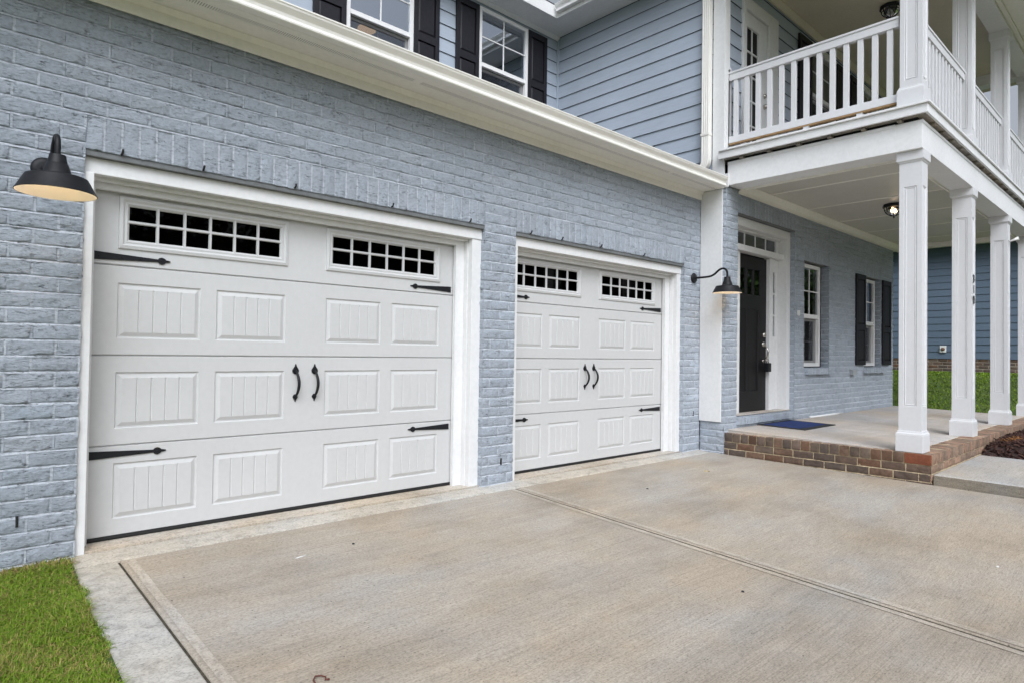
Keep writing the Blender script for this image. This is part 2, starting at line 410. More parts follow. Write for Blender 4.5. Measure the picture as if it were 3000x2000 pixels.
def soldiers(mb, fr, u0, u1, z0, z1, n, colf, mort=.012, depth=.009):
    w_ = (u1-u0)/n
    for i in range(1, n): mb.add([fr(u0+i*w_-.006, z0, depth*.5), fr(u0+i*w_+.006, z0, depth*.5), fr(u0+i*w_+.006, z1-.004, depth*.5), fr(u0+i*w_-.006, z1-.004, depth*.5)], [(0, 1, 2, 3)], (.63, .67, .735))  # upright joints get the same painted-in light as the bed joints
    for i in range(n):
        one_brick(mb, fr, u0+i*w_+mort/2, u0+(i+1)*w_-mort/2, z0+rng.normal(0, .0018), z1-mort/2, depth, colf(), 3, 6)

PB = (.450, .500, .565)
def pcol():
    k = 1+rng.normal(0, .032); t = rng.normal(0, .007)
    return (PB[0]*k*(1+t), PB[1]*k, PB[2]*k*(1-t*.6))
PM = (PB[0]*1.12, PB[1]*1.12, PB[2]*1.12)

def ground(x, y):
    t = max(0.0, -y-.2); t = min(t, 14); u = min(1, max(0, (x-3)/3.3)); u = u*u*(3-2*u)
    return -.04-(.053-.041*u)*t

# ================================================================== THE SETTING
# one ground sheet out to the horizon
def gh(x, y):
    z = ground(min(x, 8), y) - .035
    if x < -.06: z += .03
    if x > 12.7:
        u = min(1, (x-12.7)/5.2); u = u*u*(3-2*u); z = z*(1-u) + .80*u if y > -9 else z
    if 8.3 < x < 12.75 and -4.5 < y < -2.6: z += .02
    if -.12 < x < 6.4 and y > -16: z -= .10
    return z
xs = sorted({*np.linspace(-400, -20, 12), *np.linspace(-20, -2, 19), *np.linspace(-2, -.13, 14), -.125, *np.linspace(-.05, 12.7, 20), *np.linspace(12.7, 20, 18), *np.linspace(22, 60, 14), *np.linspace(80, 400, 8)})
ys = sorted({*np.linspace(-400, -40, 12), *np.linspace(-36, -6, 16), *np.linspace(-5.5, 0, 34), *np.linspace(.5, 14, 16), *np.linspace(20, 400, 12)})
g = MB(); nx_ = len(xs)
V = [(x, y, gh(x, y)) for y in ys for x in xs]
g.add(V, [(j*nx_+i, j*nx_+i+1, (j+1)*nx_+i+1, (j+1)*nx_+i) for j in range(len(ys)-1) for i in range(nx_-1)], smooth=True)
tag(g.build('ground', TURF), 'green lawn ground around the house', 'lawn', kind='structure')

def slab(mb, x0, x1, y0, y1, thick=.09, nx=14, ny=40, zf=ground, edge=.012, xfun=None, dz=0.0):
    """a concrete slab that follows the fall of the ground, with rounded edges"""
    es = (0, edge*.3, edge*.65); dp = {0: .75, 1: .28, 2: .06}
    X = sorted({*[x0+q for q in es], *np.linspace(x0+edge, x1-edge, nx), *[x1-q for q in es]}); Y = sorted({*[y0+q for q in es], *np.linspace(y0+edge, y1-edge, ny), *[y1-q for q in es]})
    def drop(i, n): return dp.get(min(i, n-1-i), 0)
    def pt(x, y, top=True):
        xx = x if xfun is None else xfun(x, y)
        e = max(drop(X.index(x), len(X)), drop(Y.index(y), len(Y)))
        return (xx, y, zf(xx, y)+dz-edge*e - (0 if top else thick))
    n = len(X); vs_ = [pt(x, y) for y in Y for x in X]
    fs = [(j*n+i, j*n+i+1, (j+1)*n+i+1, (j+1)*n+i) for j in range(len(Y)-1) for i in range(n-1)]
    mb.add(vs_, fs, smooth=True)
    ring = [(x, Y[0]) for x in X] + [(X[-1], y) for y in Y[1:]] + [(x, Y[-1]) for x in X[-2::-1]] + [(X[0], y) for y in Y[-2:0:-1]]
    a = [pt(*q) for q in ring]; b = [pt(*q, False) for q in ring]; m_ = len(ring)
    mb.add(b+a, [(k, (k+1) % m_, m_+(k+1) % m_, m_+k) for k in range(m_)])
SEAM = 3.075
def seam_x(y): return SEAM + .012*math.sin(y*1.3)*.3
dr = MB()
slab(dr, .110, SEAM-.012, -16, -.362, edge=.011); slab(dr, SEAM+.012, 6.325, -16, -.362, edge=.011)
tag(dr.build('driveway', CONC), 'broom finished concrete driveway in front of the garage', 'driveway', kind='structure')
de = MB()                                                          # smooth bands the edging tool left along the joints, 3 mm proud
def strip(mb, xa, xb, ya, yb, up_=.003, ny=60):
    Y = np.linspace(ya, yb, ny); vs_ = []
    for y in Y:
        wv = .003*math.sin(y*9)+.002*math.sin(y*23)
        vs_ += [(xa+ (wv if xa not in (.126,) else 0)*.5, y, ground(xa, y)+up_), (xb+wv, y, ground(xb, y)+up_)]
    mb.add(vs_, [(2*i, 2*i+1, 2*i+3, 2*i+2) for i in range(ny-1)], smooth=True)
strip(de, .132, .176, -16, -.386); strip(de, SEAM-.074, SEAM-.029, -16, -.386); strip(de, SEAM+.029, SEAM+.076, -16, -.386)
tag(de.build('driveway_tooled_bands', CONCE), 'smooth tooled bands beside the driveway joints', 'driveway', kind='structure')
gj = MB(); strip(gj, .090, .120, -16, -.33, -.012); strip(gj, SEAM-.0135, SEAM+.0135, -16, -.33, -.0065)
tag(gj.build('driveway_joints', DARKSOIL), 'soil filled joints between the driveway slabs', 'driveway', kind='structure')
ed = MB(); slab(ed, -.10, .098, -16, -.362, ny=60, nx=4, xfun=lambda x, y: x - (max(0, -y-.33)*.035+.008*math.sin(y*5)+.004*math.sin(y*17) if x < 0 else 0))
tag(ed.build('driveway_edging', CONCL), 'pale smooth concrete edging strip beside the lawn', 'edging', kind='structure')
ap = MB(); slab(ap, -.095, 6.325, -.358, -.176, nx=40, ny=4, edge=.006, zf=lambda x, y: -.030-.08*(-y-.176))
tag(ap.build('garage_apron', CONCL), 'narrow pale concrete apron along the garage doors', 'apron', kind='structure')
gs = MB(); gs.box(-.15, 6.1, -.168, 2.0, -.16, -.021)
tag(gs.build('garage_floor', CONCG), 'stained edge of the garage floor slab', 'floor', kind='structure')
ej = MB(); ej.box(-.10, 6.1, -.177, -.167, -.16, -.036)
tag(ej.build('expansion_joint', DARK), 'dark expansion joint in front of the garage doors', 'joint', kind='structure')

# walk beside the porch: pale worn top, darker brown side
wk = MB()
def walkz(x, y): return .032 - .006*max(0, -y-2.6)
X0, X1 = 6.335, 8.22
slab(wk, X0, X1, -9, -2.668, thick=.19, nx=8, ny=30, zf=walkz, edge=.014)
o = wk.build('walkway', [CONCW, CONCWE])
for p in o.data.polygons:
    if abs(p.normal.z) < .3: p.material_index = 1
tag(o, 'raised concrete walk leading up to the porch', 'walkway', kind='structure')

# ================================================================== THE HOUSE
house = empty('house', (0, 0, -.04))
house['label'] = 'two storey blue grey house with painted brick garage and white columned porch'; house['category'] = 'house'
HZ = .04
def part(mb, name, mats, parent=None, bevel=0):
    o = mb.build(name, mats, parent if parent is not None else house, bevel)
    if parent is None: o.location = (0, 0, HZ)
    return o

XC = 6.325; YW = -.53; YG = -.20
# ---- garage brick wall
OPS_D = [(-.075, 2.825, -1, 2.205), (3.19, 5.955, -1, 2.205)]
OPS_S = [(-.075, 2.825, -1, 2.405), (3.19, 5.955, -1, 2.405)]
gw = MB()
cells(gw, -2.6, XC, -.3, 3.12, OPS_D, lambda u, z: (u, YG+.009, z), col=PM)
frG = lambda u, z, d: (u, YG+.009-d, z)
CH = .0838; ZB = 2.405-30*CH
brickwork(gw, frG, -2.6, XC-.002, ZB, 3.10, CH, .213, OPS_S, pcol, phase=-.186)
for a, b, c, d in OPS_S:
    soldiers(gw, frG, a, b, 2.208, 2.403, int(round((b-a)/.0885)), pcol)
for u, s in ((-.075, 1), (2.825, -1), (3.19, 1), (5.955, -1)):      # brick returns at the door openings
    fr = (lambda u, s: lambda v, z, d: (u+s*(d-.007), v, z))(u, s)
    cells(gw, YG+.010, -.06, -.3, 2.205, [], (lambda u, s: lambda v, z: (u-s*.004, v, z))(u, s), col=PM)
    brickwork(gw, fr, YG+.010, -.06, ZB, 2.20, CH, .213, [], pcol, phase=YG-.1, nx=4)
# underside of the soldier course, its shade put into a darker grey
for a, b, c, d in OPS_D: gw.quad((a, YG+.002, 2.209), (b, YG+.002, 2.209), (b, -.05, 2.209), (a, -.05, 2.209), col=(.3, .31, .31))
# brick return of the porch wall beside the garage
cells(gw, YW+.012, YG, -.3, 3.12, [], lambda v, z: (XC+.009, v, z), col=PM)
brickwork(gw, lambda v, z, d: (XC+.009-d, v, z), YW+.001, YG-.012, ZB, 3.14, CH, .213, [], pcol, phase=YW)
part(gw, 'garage_brick_wall', BRICKP)
# weep slots in head joints: dark boxes standing in for their inner shade
for x, z in ((-.33, .205), (3.045, .165), (6.18, .42)):
    m_ = MB(); m_.box(x-.006, x+.006, YG-.0065, YG+.01, z-.028, z+.028); part(m_, 'weep_slot', DARK)

# ---- porch brick wall
WIN1 = (8.572, 9.285, .985, 2.482); WIN2 = (10.985, 11.70, .985, 2.482)
DOP = (6.62, 8.262, .28, 2.885)
SILLZ = .985
OPS_P = [DOP, (8.572, 9.49, .90, 2.51), (10.985, 11.83, .90, 2.51)]
pw = MB(); frP = lambda u, z, d: (u, YW+.009-d, z)
cells(pw, XC, 12.49, -.1, 3.2, [DOP, (8.572, 9.49, .96, 2.51), (10.985, 11.83, .96, 2.51)], lambda u, z: (u, YW+.009, z), col=PM)
SOP = [(DOP[0], DOP[1], DOP[3]-.02, 3.09), (8.572, 9.49, 2.49, 2.705), (10.985, 11.83, 2.49, 2.705)]
brickwork(pw, frP, XC+.001, 12.488, ZB, 3.2, CH, .213, OPS_P+SOP, pcol, phase=XC, nx=5)
soldiers(pw, frP, DOP[0], DOP[1], DOP[3], 3.086, 18, pcol)
soldiers(pw, frP, 8.572, 9.49, 2.512, 2.70, 10, pcol); soldiers(pw, frP, 10.985, 11.83, 2.512, 2.70, 9, pcol)
for u, s, za, zb in ((DOP[0], 1, .28, DOP[3]), (DOP[1], -1, .28, DOP[3]), (9.49, -1, .96, 2.51), (11.83, -1, .96, 2.51), (8.572, 1, .96, 2.51), (10.985, 1, .96, 2.51)):
    fr = (lambda u, s: lambda v, z, d: (u+s*(d-.007), v, z))(u, s)
    cells(pw, YW+.010, -.40, za, zb, [], (lambda u, s: lambda v, z: (u-s*.004, v, z))(u, s), col=PM)
    brickwork(pw, fr, YW+.010, -.40, za, zb, CH, .213, [], pcol, phase=YW-.1, nx=4)
for a, b, z in ((DOP[0], DOP[1], DOP[3]), (8.572, 9.49, 2.513), (10.985, 11.83, 2.513)): pw.quad((a, YW+.002, z), (b, YW+.002, z), (b, -.40, z), (a, -.40, z), col=(.3, .31, .31))  # darker grey heads of the openings carry shade in their colour
# end of the porch wall
pw.quad((12.49, YW+.009, -.1), (12.49, 4, -.1), (12.49, 4, 3.2), (12.49, YW+.009, 3.2), col=PM)
part(pw, 'porch_brick_wall', BRICKP)
def rowlock_sill(u0, u1, z0, z1, n, out, y1, slope=.012):
    mb = MB(); w_ = (u1-u0)/n
    for i in range(n):
        a, b = u0+i*w_+.004, u0+(i+1)*w_-.004; c = pcol(); j = rng.normal(0, .0015, 4)
        yf = YW-out
        mb.add([(a,yf+j[0],z0),(b,yf+j[1],z0),(b,y1,z0),(a,y1,z0),(a,yf+j[0],z1-slope+j[2]),(b,yf+j[1],z1-slope+j[3]),(b,y1,z1),(a,y1,z1)],
               [(3,2,1,0),(4,5,6,7),(0,1,5,4),(1,2,6,5),(2,3,7,6),(3,0,4,7)], c)
    mb.box(u0+.003, u1-.003, YW-out+.006, y1-.002, z0+.004, z1-slope-.004, PM)
    return part(mb, 'brick_sill', BRICKP, bevel=.003)
rowlock_sill(DOP[0]-.01, DOP[1]+.008, .280, .378, 19, .030, -.36)
rowlock_sill(8.60, 9.508, .872, .972, 10, .055, -.40); rowlock_sill(10.95, 11.96, .868, .968, 11, .055, -.40)

# ---- steel lintels with weep ropes
for (a, b, c, d), xs_ in zip(OPS_D, ((.10, .537, 1.122, 1.891, 2.652), (3.371, 3.793, 4.379, 5.128))):
    m_ = MB(); m_.box(a, b, YG+.010, -.10, 2.1755, 2.2075); part(m_, 'steel_lintel', STEEL, bevel=.002)
    for x in xs_:
        m_ = MB(); m_.tube([(x, YG+.02, 2.212), (x, YG-.006, 2.212), (x+.001, YG-.016, 2.218+.012*rng.random()), (x+.002, YG-.018, 2.238)], .0065, 8)
        part(m_, 'weep_rope', RUBBER)
m_ = MB(); m_.box(DOP[0], DOP[1], YW+.006, -.38, DOP[3]-.012, DOP[3]-.002); part(m_, 'steel_lintel', STEEL)

# ---- garage door frames
def garage_trim(xl0, xl1, xr0, xr1, dx):
    m_ = MB(); yf = -.148
    m_.box(xl0, xl1, yf-.030, -.002, -.036, 2.087); m_.box(xr0, xr1, yf, -.002, -.036, 2.087); m_.box(xl0, xr1, yf-.008, -.002, 2.0872, 2.175)
    m_.box(xl1, xr0, -.098, -.004, 2.068, 2.0869)
    m_.box(xr0-.010, xr0-.0005, -.098, -.050, -.034, 2.066); m_.box(xl1+.0005, xl1+.010, -.098, -.050, -.034, 2.066)
    o = part(m_, 'garage_door_trim', WHITEZ, bevel=.003)
    s_ = MB(); xe = 2.63+dx
    s_.box(xe, xr0-.002, -.048, -.012, -.034, 2.060); s_.box(xl1+.002, dx+.004, -.048, -.012, -.034, 2.060); s_.box(xl1+.002, xr0-.002, -.050, -.013, 2.030, 2.0675)
    s_.box(xe-.004, xe+.014, -.052, -.049, -.034, 2.05)
    part(s_, 'door_stop', WHITEZ, bevel=.003)
garage_trim(-.080, -.026, 2.727, 2.826, 0.0); garage_trim(3.186, 3.235, 5.878, 5.957, 3.146)
# room behind each garage door so no sky leaks in
m_ = MB(); m_.box(-2.5, 6.2, .25, 5.0, -.1, 3.0); part(m_, 'garage_interior', ROOM)

# ---- garage doors
W = 2.63; HS = .5334
PX = [(.135, .601), (.698, 1.1626)]; PX += [(W-b, W-a) for a, b in PX[::-1]]
PZ = [(.0996, .4294), (.6335, .9684), (1.1687, 1.4979)]
WINX = [(.130, 1.172), (W-1.172, W-.130)]; WINZ = (1.700, 2.018)
def stamped_panel(mb, x0, x1, z0, z1, Y=0):
    """recessed frame line, bevel back up to a field of five planks with V grooves"""
    rings = [(0, 0), (.006, .0085), (.013, .0085), (.036, -.001)]
    def rect(i, d): return [(x0+i, Y+d, z0+i), (x1-i, Y+d, z0+i), (x1-i, Y+d, z1-i), (x0+i, Y+d, z1-i)]
    for (i0, d0), (i1, d1) in zip(rings[:-1], rings[1:]):
        A, B = rect(i0, d0), rect(i1, d1)
        for k in range(4): mb.quad(A[k], A[(k+1) % 4], B[(k+1) % 4], B[k])
    i = rings[-1][0]; d = rings[-1][1]; a, b = x0+i, x1-i; n = 5; gw_ = .0055
    xs_ = [a + (b-a)*k/n for k in range(n+1)]; pts = [(a, d)]
    for k in range(1, n): pts += [(xs_[k]-gw_, d), (xs_[k], d+.0055), (xs_[k]+gw_, d)]
    pts.append((b, d))
    for (xa, da), (xb, db) in zip(pts[:-1], pts[1:]): mb.quad((xa, Y+da, z0+i), (xb, Y+db, z0+i), (xb, Y+db, z1-i), (xa, Y+da, z1-i))
def strap(x, z, s):
    """tapered strap hinge with a spear tip; s=+1 points right"""
    L_ = .412; p = [(0, .0245), (.342, .0085), (.350, .018), (.364, .022), (.378, .017), (.388, .008), (.398, .0065), (.412, .0035)]
    pts = [(x+s*a, z+b) for a, b in p] + [(x+s*a, z-b) for a, b in p[::-1]]
    if s < 0: pts = pts[::-1]
    m_ = MB(); m_.prism(pts, 'y', -.0075, -.0008)
    for t in (.03, .15, .25, .362): m_.lathe([(.0001, .0), (.0055, .001), (.0055, .004)], 0, 0, 0, 10)
    m_.v = m_.v[:2*len(pts)] + [(x+s*t_+vx, -.0075-abs(vz-.004)*.7, z+vy) for t_, chunk in zip((.03, .15, .25, .362), range(4)) for vx, vy, vz in m_.v[2*len(pts)+chunk*30:2*len(pts)+(chunk+1)*30]]
    return m_
def pull(x, z0, z1):
    m_ = MB(); zc0, zc1 = z1-.055, z0+.042
    def spade(zc, r, s):
        pr = [(0, 1.95), (.16, 1.75), (.30, 1.25), (.62, .78), (.98, .2), (.95, -.35), (.55, -.85), (.25, -1.05)]
        pts = [(x+a*r, zc+s*b*r) for a, b in pr] + [(x-a*r, zc+s*b*r) for a, b in pr[::-1]]
        m_.prism(pts if s < 0 else pts[::-1], 'y', -.008, -.0008)
    spade(zc0, .0245, 1); spade(zc1, .018, -1)
    path = []
    for k in range(15):
        t = k/14; z = zc0+(zc1-zc0)*t; bow = math.sin(PI*min(1, t*1.0))**.7*.052
        path.append((x+.004*math.sin(PI*t), -.006-bow, z))
    m_.tube(path, [.0075+.0035*math.sin(PI*k/14) for k in range(15)], 10)
    return m_
def garage_door(dx):
    body = MB(); tz = 2.09
    for r in range(4):
        za, zb = r*HS+.003, (min((r+1)*HS, tz)-.003); ops = []
        if r < 3: ops = [(a, b, *PZ[r]) for a, b in PX]
        else: ops = [(a+.012, b-.012, WINZ[0]+.012, WINZ[1]-.012) for a, b in WINX]
        cells(body, -.09, W+.09, za+.004, zb-.004, ops, lambda u, z: (u, 0.0, z))
        body.quad((-.09, .016, za-.004), (W+.09, .016, za-.004), (W+.09, 0, za+.004), (-.09, 0, za+.004)); body.quad((-.09, 0, zb-.004), (W+.09, 0, zb-.004), (W+.09, .016, zb+.004), (-.09, .016, zb+.004))
        if r < 3:
            for a, b in PX: stamped_panel(body, a, b, *PZ[r])
    body.box(-.09, W+.09, .017, .05, 0.0, WINZ[0]); body.box(-.09, W+.09, .017, .05, WINZ[1], tz)
    for a, b in ((-.09, WINX[0][0]), (WINX[0][1], WINX[1][0]), (WINX[1][1], W+.09)): body.box(a, b, .0172, .05, WINZ[0], WINZ[1])
    o = part(body, 'garage_door', DOORW); o.location = (dx, 0, HZ)
    for a, b in WINX:
        fr = MB(); z0, z1 = WINZ
        def ring(i0, d0, i1, d1):
            A = [(a+i0, d0, z0+i0), (b-i0, d0, z0+i0), (b-i0, d0, z1-i0), (a+i0, d0, z1-i0)]; B = [(a+i1, d1, z0+i1), (b-i1, d1, z0+i1), (b-i1, d1, z1-i1), (a+i1, d1, z1-i1)]
            for k in range(4): fr.quad(A[k], A[(k+1) % 4], B[(k+1) % 4], B[k])
        for q in ((0, .001, .004, -.010), (.004, -.010, .022, -.014), (.022, -.014, .034, -.005), (.034, -.005, .046, -.007), (.046, -.007, .058, .004), (.058, .004, .060, .014)): ring(*q)
        ga, gb, gz0, gz1 = a+.058, b-.058, z0+.056, z1-.042
        for k in range(1, 6):
            xx = ga+(gb-ga)*k/6; fr.prism([(xx-.010, .008), (xx+.010, .008), (xx+.006, -.004), (xx-.006, -.004)], 'z', gz0-.02, gz1+.03)
        zz = (gz0+gz1)/2; fr.prism([(.0078, zz-.010), (.0078, zz+.010), (-.0038, zz+.006), (-.0038, zz-.006)], 'x', ga-.02, gb+.02)
        f_ = fr.build('window_frame', DOORW, o)
        pn = MB(); pn.quad((ga-.02, .010, gz0-.02), (gb+.02, .010, gz0-.02), (gb+.02, .010, gz1+.03), (ga-.02, .010, gz1+.03)); pn.build('window_pane', GLASSDR, o)
        bk = MB(); bk.box(a, b, .20, .21, z0-.05, z1+.05); bk.build('window_backing', DARK, o)
    for z in (1.649, .484):
        strap(.004, z, 1).build('hinge_strap', BLACK, o, .0012); strap(W-.018, z, -1).build('hinge_strap', BLACK, o, .0012)
    for x in (1.2433, W-1.2433): pull(x, .741, 1.024).build('pull_handle', BLACK, o, .0015)
    sl = MB(); sl.prism([(-.004, .004), (.045, .004), (.05, -.019), (.004, -.0205), (-.005, -.012)], 'x', -.02, W+.02); sl.build('bottom_seal', RUBBER, o)
    return o
gd = garage_door(0.0); gd['label'] = 'nearer white carriage style garage door'
g2 = copy_tree(gd, house, (3.146, 0, HZ)); g2['label'] = 'farther white carriage style garage door partly behind the brick pillar'

# ---- eave over the garage: frieze, soffit, fascia, gutter, roof
m_ = MB(); m_.box(-2.6, XC-.03, YG-.026, YG-.0145, 3.022, 3.125); m_.prism([(YG-.0265, 3.085), (YG-.052, 3.12), (YG-.0265, 3.12)], 'x', -2.6, XC-.03)
part(m_, 'frieze_board', SOFF, bevel=.002)
m_ = MB(); m_.box(-2.6, XC-.03, -.395, YG+.02, 3.1215, 3.132); m_.box(-2.6, XC-.03, -.512, -.448, 3.1215, 3.132)
for x in (1.95, 5.3): m_.box(x-.03, x+.03, -.448, -.395, 3.1212, 3.132)
part(m_, 'soffit', SOFF, bevel=.001)
m_ = MB(); m_.box(-2.6, XC-.03, -.448, -.395, 3.1225, 3.130); part(m_, 'soffit_vent', VENT)
m_ = MB(); m_.box(-2.6, 6.21, -.530, -.5125, 3.112, 3.245); part(m_, 'fascia_board', SOFF, bevel=.002)
prof = [(-.531, 3.222), (-.531, 3.114), (-.578, 3.112), (-.592, 3.118), (-.594, 3.128), (-.585, 3.135), (-.580, 3.150), (-.584, 3.168), (-.598, 3.184), (-.609, 3.198), (-.612, 3.210), (-.617, 3.214), (-.617, 3.223), (-.606, 3.224), (-.604, 3.216), (-.604, 3.20), (-.570, 3.16), (-.54, 3.15), (-.538, 3.222)]
m_ = MB(); m_.prism(prof, 'x', -2.6, 6.215); m_.prism([(-.531, 3.222), (-.531, 3.114), (-.578, 3.112), (-.594, 3.124), (-.582, 3.150), (-.600, 3.186), (-.614, 3.212), (-.614, 3.222)], 'x', 6.2155, 6.219)
part(m_, 'gutter', GUTT)
m_ = MB(); m_.prism([(-.56, 3.235), (2.26, 4.42), (2.26, 4.36), (-.56, 3.225)], 'x', -2.6, XC-.03); part(m_, 'garage_roof', SHINGLE)

# ---- lap siding
def lap(mb, u0, u1, z0, z1, zref, exp, ops, fr, bulk=.012):
    k0 = math.floor((z0-zref)/exp); k1 = math.ceil((z1-zref)/exp)
    for k in range(k0, k1):
        za, zb = max(z0, zref+k*exp), min(z1, zref+(k+1)*exp)
        if zb-za < .004: continue
        base = zref+k*exp; c = 1+rng.normal(0, .018); col = (c, c, c)
        f = lambda u, z: fr(u, z, bulk*(1-(z-base)/exp)+.004)
        cells(mb, u0, u1, za, zb, ops, f, col=col)
        if za > z0+1e-6: cells(mb, u0, u1, za, za+1e-5, ops, lambda u, z: fr(u, za-.0005 if z <= za else za, (bulk+.004) if z <= za else bulk+.004), col=col)
        # drip edge underneath, shadow line put into its dark colour
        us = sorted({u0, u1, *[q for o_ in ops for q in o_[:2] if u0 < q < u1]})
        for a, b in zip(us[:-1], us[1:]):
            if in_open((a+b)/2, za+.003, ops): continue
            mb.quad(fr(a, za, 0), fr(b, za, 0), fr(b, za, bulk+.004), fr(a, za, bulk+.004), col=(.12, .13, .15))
YU = 2.283; XS = 6.34; YB = -.44
UW1 = (2.774, 3.692, 4.05, 5.83); UW2 = (4.748, 5.675, 4.05, 5.83)
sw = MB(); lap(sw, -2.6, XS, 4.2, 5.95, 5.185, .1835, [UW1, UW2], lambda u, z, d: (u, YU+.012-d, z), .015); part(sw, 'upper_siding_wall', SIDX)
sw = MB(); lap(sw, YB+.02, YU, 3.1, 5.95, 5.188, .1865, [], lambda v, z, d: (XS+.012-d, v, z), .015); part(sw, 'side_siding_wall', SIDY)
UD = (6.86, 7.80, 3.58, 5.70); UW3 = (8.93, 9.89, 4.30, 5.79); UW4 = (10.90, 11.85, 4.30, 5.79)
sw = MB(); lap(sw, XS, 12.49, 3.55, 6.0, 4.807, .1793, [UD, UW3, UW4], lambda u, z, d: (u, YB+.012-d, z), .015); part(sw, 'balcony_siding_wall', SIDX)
m_ = MB(); m_.box(XS-.028, XS+.004, YU-.028, YU+.004, 4.3, 5.93); part(m_, 'inside_corner_trim', SIDX, bevel=.003)
# white corner boards, above and below the gutter
m_ = MB(); m_.box(XC-.006, XC+.022, YB-.06, -.345, 3.245, 5.93); m_.box(XC+.0222, XC+.12, YB-.06, YB-.036, 3.585, 5.93)
part(m_, 'corner_board', WHITEZ, bevel=.003)
m_ = MB(); m_.box(XC-.024, XC-.004, -.492, YG-.004, .330, 3.1205); part(m_, 'return_board', WHITEZ, bevel=.003)
m_ = MB(); m_.box(XC-.016, XC+.005, -.56, -.31, 3.135, 3.30); part(m_, 'flashing_trim', WHITE, bevel=.003)
# downspout with an elbow over the garage gutter
m_ = MB()
def dsp(z): return 0
ya, yb, xa, xb = -.336, -.232, XC-.085, XC-.010
fl = [(xa+.006, ya), (xb, ya), (xb, yb), (xa+.006, yb)]
rib = [(xa+.006, yb)] + [(xa+(.006 if k % 2 == 0 else 0), yb+(ya-yb)*k/8) for k in range(1, 8)] + [(xa+.006, ya), (xb, ya), (xb, yb)]
m_.prism(rib, 'z', 3.50, 5.95)
for i in range(6):
    a0, a1 = i/6*1.1, (i+1)/6*1.1
    def sec(a): return [(x_-.08*(1-math.cos(a))*0, y_+(.10*(1-math.cos(a)))*1.0 + 0, 0) for x_, y_ in rib]
    z_0, z_1 = 3.50-.11*math.sin(a0), 3.50-.11*math.sin(a1)
    A = [(x_, y_+.08*(1-math.cos(a0)), z_0+(.55*(y_-ya))*math.sin(a0)*.5) for x_, y_ in rib]; Bq = [(x_, y_+.08*(1-math.cos(a1)), z_1+(.55*(y_-ya))*math.sin(a1)*.5) for x_, y_ in rib]
    n = len(rib); m_.add(A+Bq, [(k, (k+1) % n, n+(k+1) % n, n+k) for k in range(n)])
m_.box(xa-.004, XC-.008, ya-.004, yb+.004, 3.80, 3.83)
part(m_, 'downspout', GUTT)
m_ = MB(); m_.box(xa+.012, xb-.006, -.225, -.13, 3.335, 3.405); part(m_, 'downspout_outlet', RUBBER)

# ---- double hung windows
def window(x0, x1, z0, z1, mid, y, gl, muntin=True, depth=.05, low_muntin=True):
    """white vinyl double hung window in plane y: frame part, panes and screen below it"""
    fr = MB(); f = .052
    fr.box(x0, x0+f, y, y+.09, z0, z1); fr.box(x1-f, x1, y, y+.09, z0, z1); fr.box(x0+f, x1-f, y, y+.09, z1-f, z1); fr.box(x0+f, x1-f, y, y+.09, z0, z0+f)
    fr.box(x0+f, x1-f, y+.012, y+.05, mid-.032, mid+.032); fr.box(x0+f, x1-f, y+.003, y+.04, mid-.030, mid-.012)
    xm = (x0+x1)/2; zu = (mid+.032+z1-f)/2; zl = (mid+z0)/2
    fr.box(xm-.0085, xm+.0085, y+.0145, y+.0235, mid+.03, z1-f); fr.box(x0+f, x1-f, y+.0144, y+.0234, zu-.0085, zu+.0085)
    o = part(fr, 'window', VINYL, bevel=.0025)
    p = MB(); p.quad((x0+f-.004, y+.024, mid+.03), (x1-f+.004, y+.024, mid+.03), (x1-f+.004, y+.024, z1-f+.004), (x0+f-.004, y+.024, z1-f+.004)); p.build('window_pane', gl, o)
    s = .035; ls = MB(); a, b, c, d = x0+f, x1-f, z0+f, mid-.033
    ls.box(a, a+s, y+.055, y+.085, c, d); ls.box(b-s, b, y+.055, y+.085, c, d); ls.box(a+s, b-s, y+.055, y+.085, c, c+s); ls.box(a+s, b-s, y+.055, y+.085, d-s, d)
    ls.box(xm-.008, xm+.008, y+.078, y+.086, c+s, d-s); ls.box(a+s, b-s, y+.0781, y+.0861, zl-.008, zl+.008)
    ls.build('window_sash', VINYL, o, .0025)
    p = MB(); p.quad((a+s-.003, y+.072, c+s-.003), (b-s+.003, y+.072, c+s-.003), (b-s+.003, y+.072, d-s+.003), (a+s-.003, y+.072, d-s+.003)); p.build('window_pane', gl, o)
    p = MB(); p.quad((a, y+.046, c), (b, y+.046, c), (b, y+.046, d), (a, y+.046, d)); p.build('insect_screen', SCREEN, o)
    return o
window(*UW1, 5.028, YU-.030, GLASSUP); window(*UW2, 5.045, YU-.030, GLASSUP)
window(*WIN1, 1.72, YW+.06, GLASS); window(*WIN2, 1.72, YW+.06, GLASS)
window(*UW3, 5.06, YB-.02, GLASS); window(*UW4, 5.06, YB-.02, GLASS)
# white surround filling the wider brick openings beside the porch windows is brick return only; rooms behind
def room(x0, x1, y0, y1, z0, z1, name='room'):
    m_ = MB(); m_.quad((x0,y1,z0),(x1,y1,z0),(x1,y1,z1),(x0,y1,z1)); m_.quad((x0,y0,z0),(x0,y1,z0),(x0,y1,z1),(x0,y0,z1)); m_.quad((x1,y1,z0),(x1,y0,z0),(x1,y0,z1),(x1,y1,z1))
    m_.quad((x0,y0,z0),(x1,y0,z0),(x1,y1,z0),(x0,y1,z0)); m_.quad((x0,y1,z1),(x1,y1,z1),(x1,y0,z1),(x0,y0,z1), mi=1)
    # front wall strips round nothing: the outer wall closes the box
    return part(m_, name, [ROOM, ROOMC])
room(-1, XS-.05, YU+.07, 7.0, 4.0, 5.98, 'upstairs_room'); room(XC+.05, 12.4, -.38, 4.0, .2, 3.1, 'living_room'); room(XS+.05, 12.4, YB+.09, 4.0, 3.6, 6.0, 'landing_room')

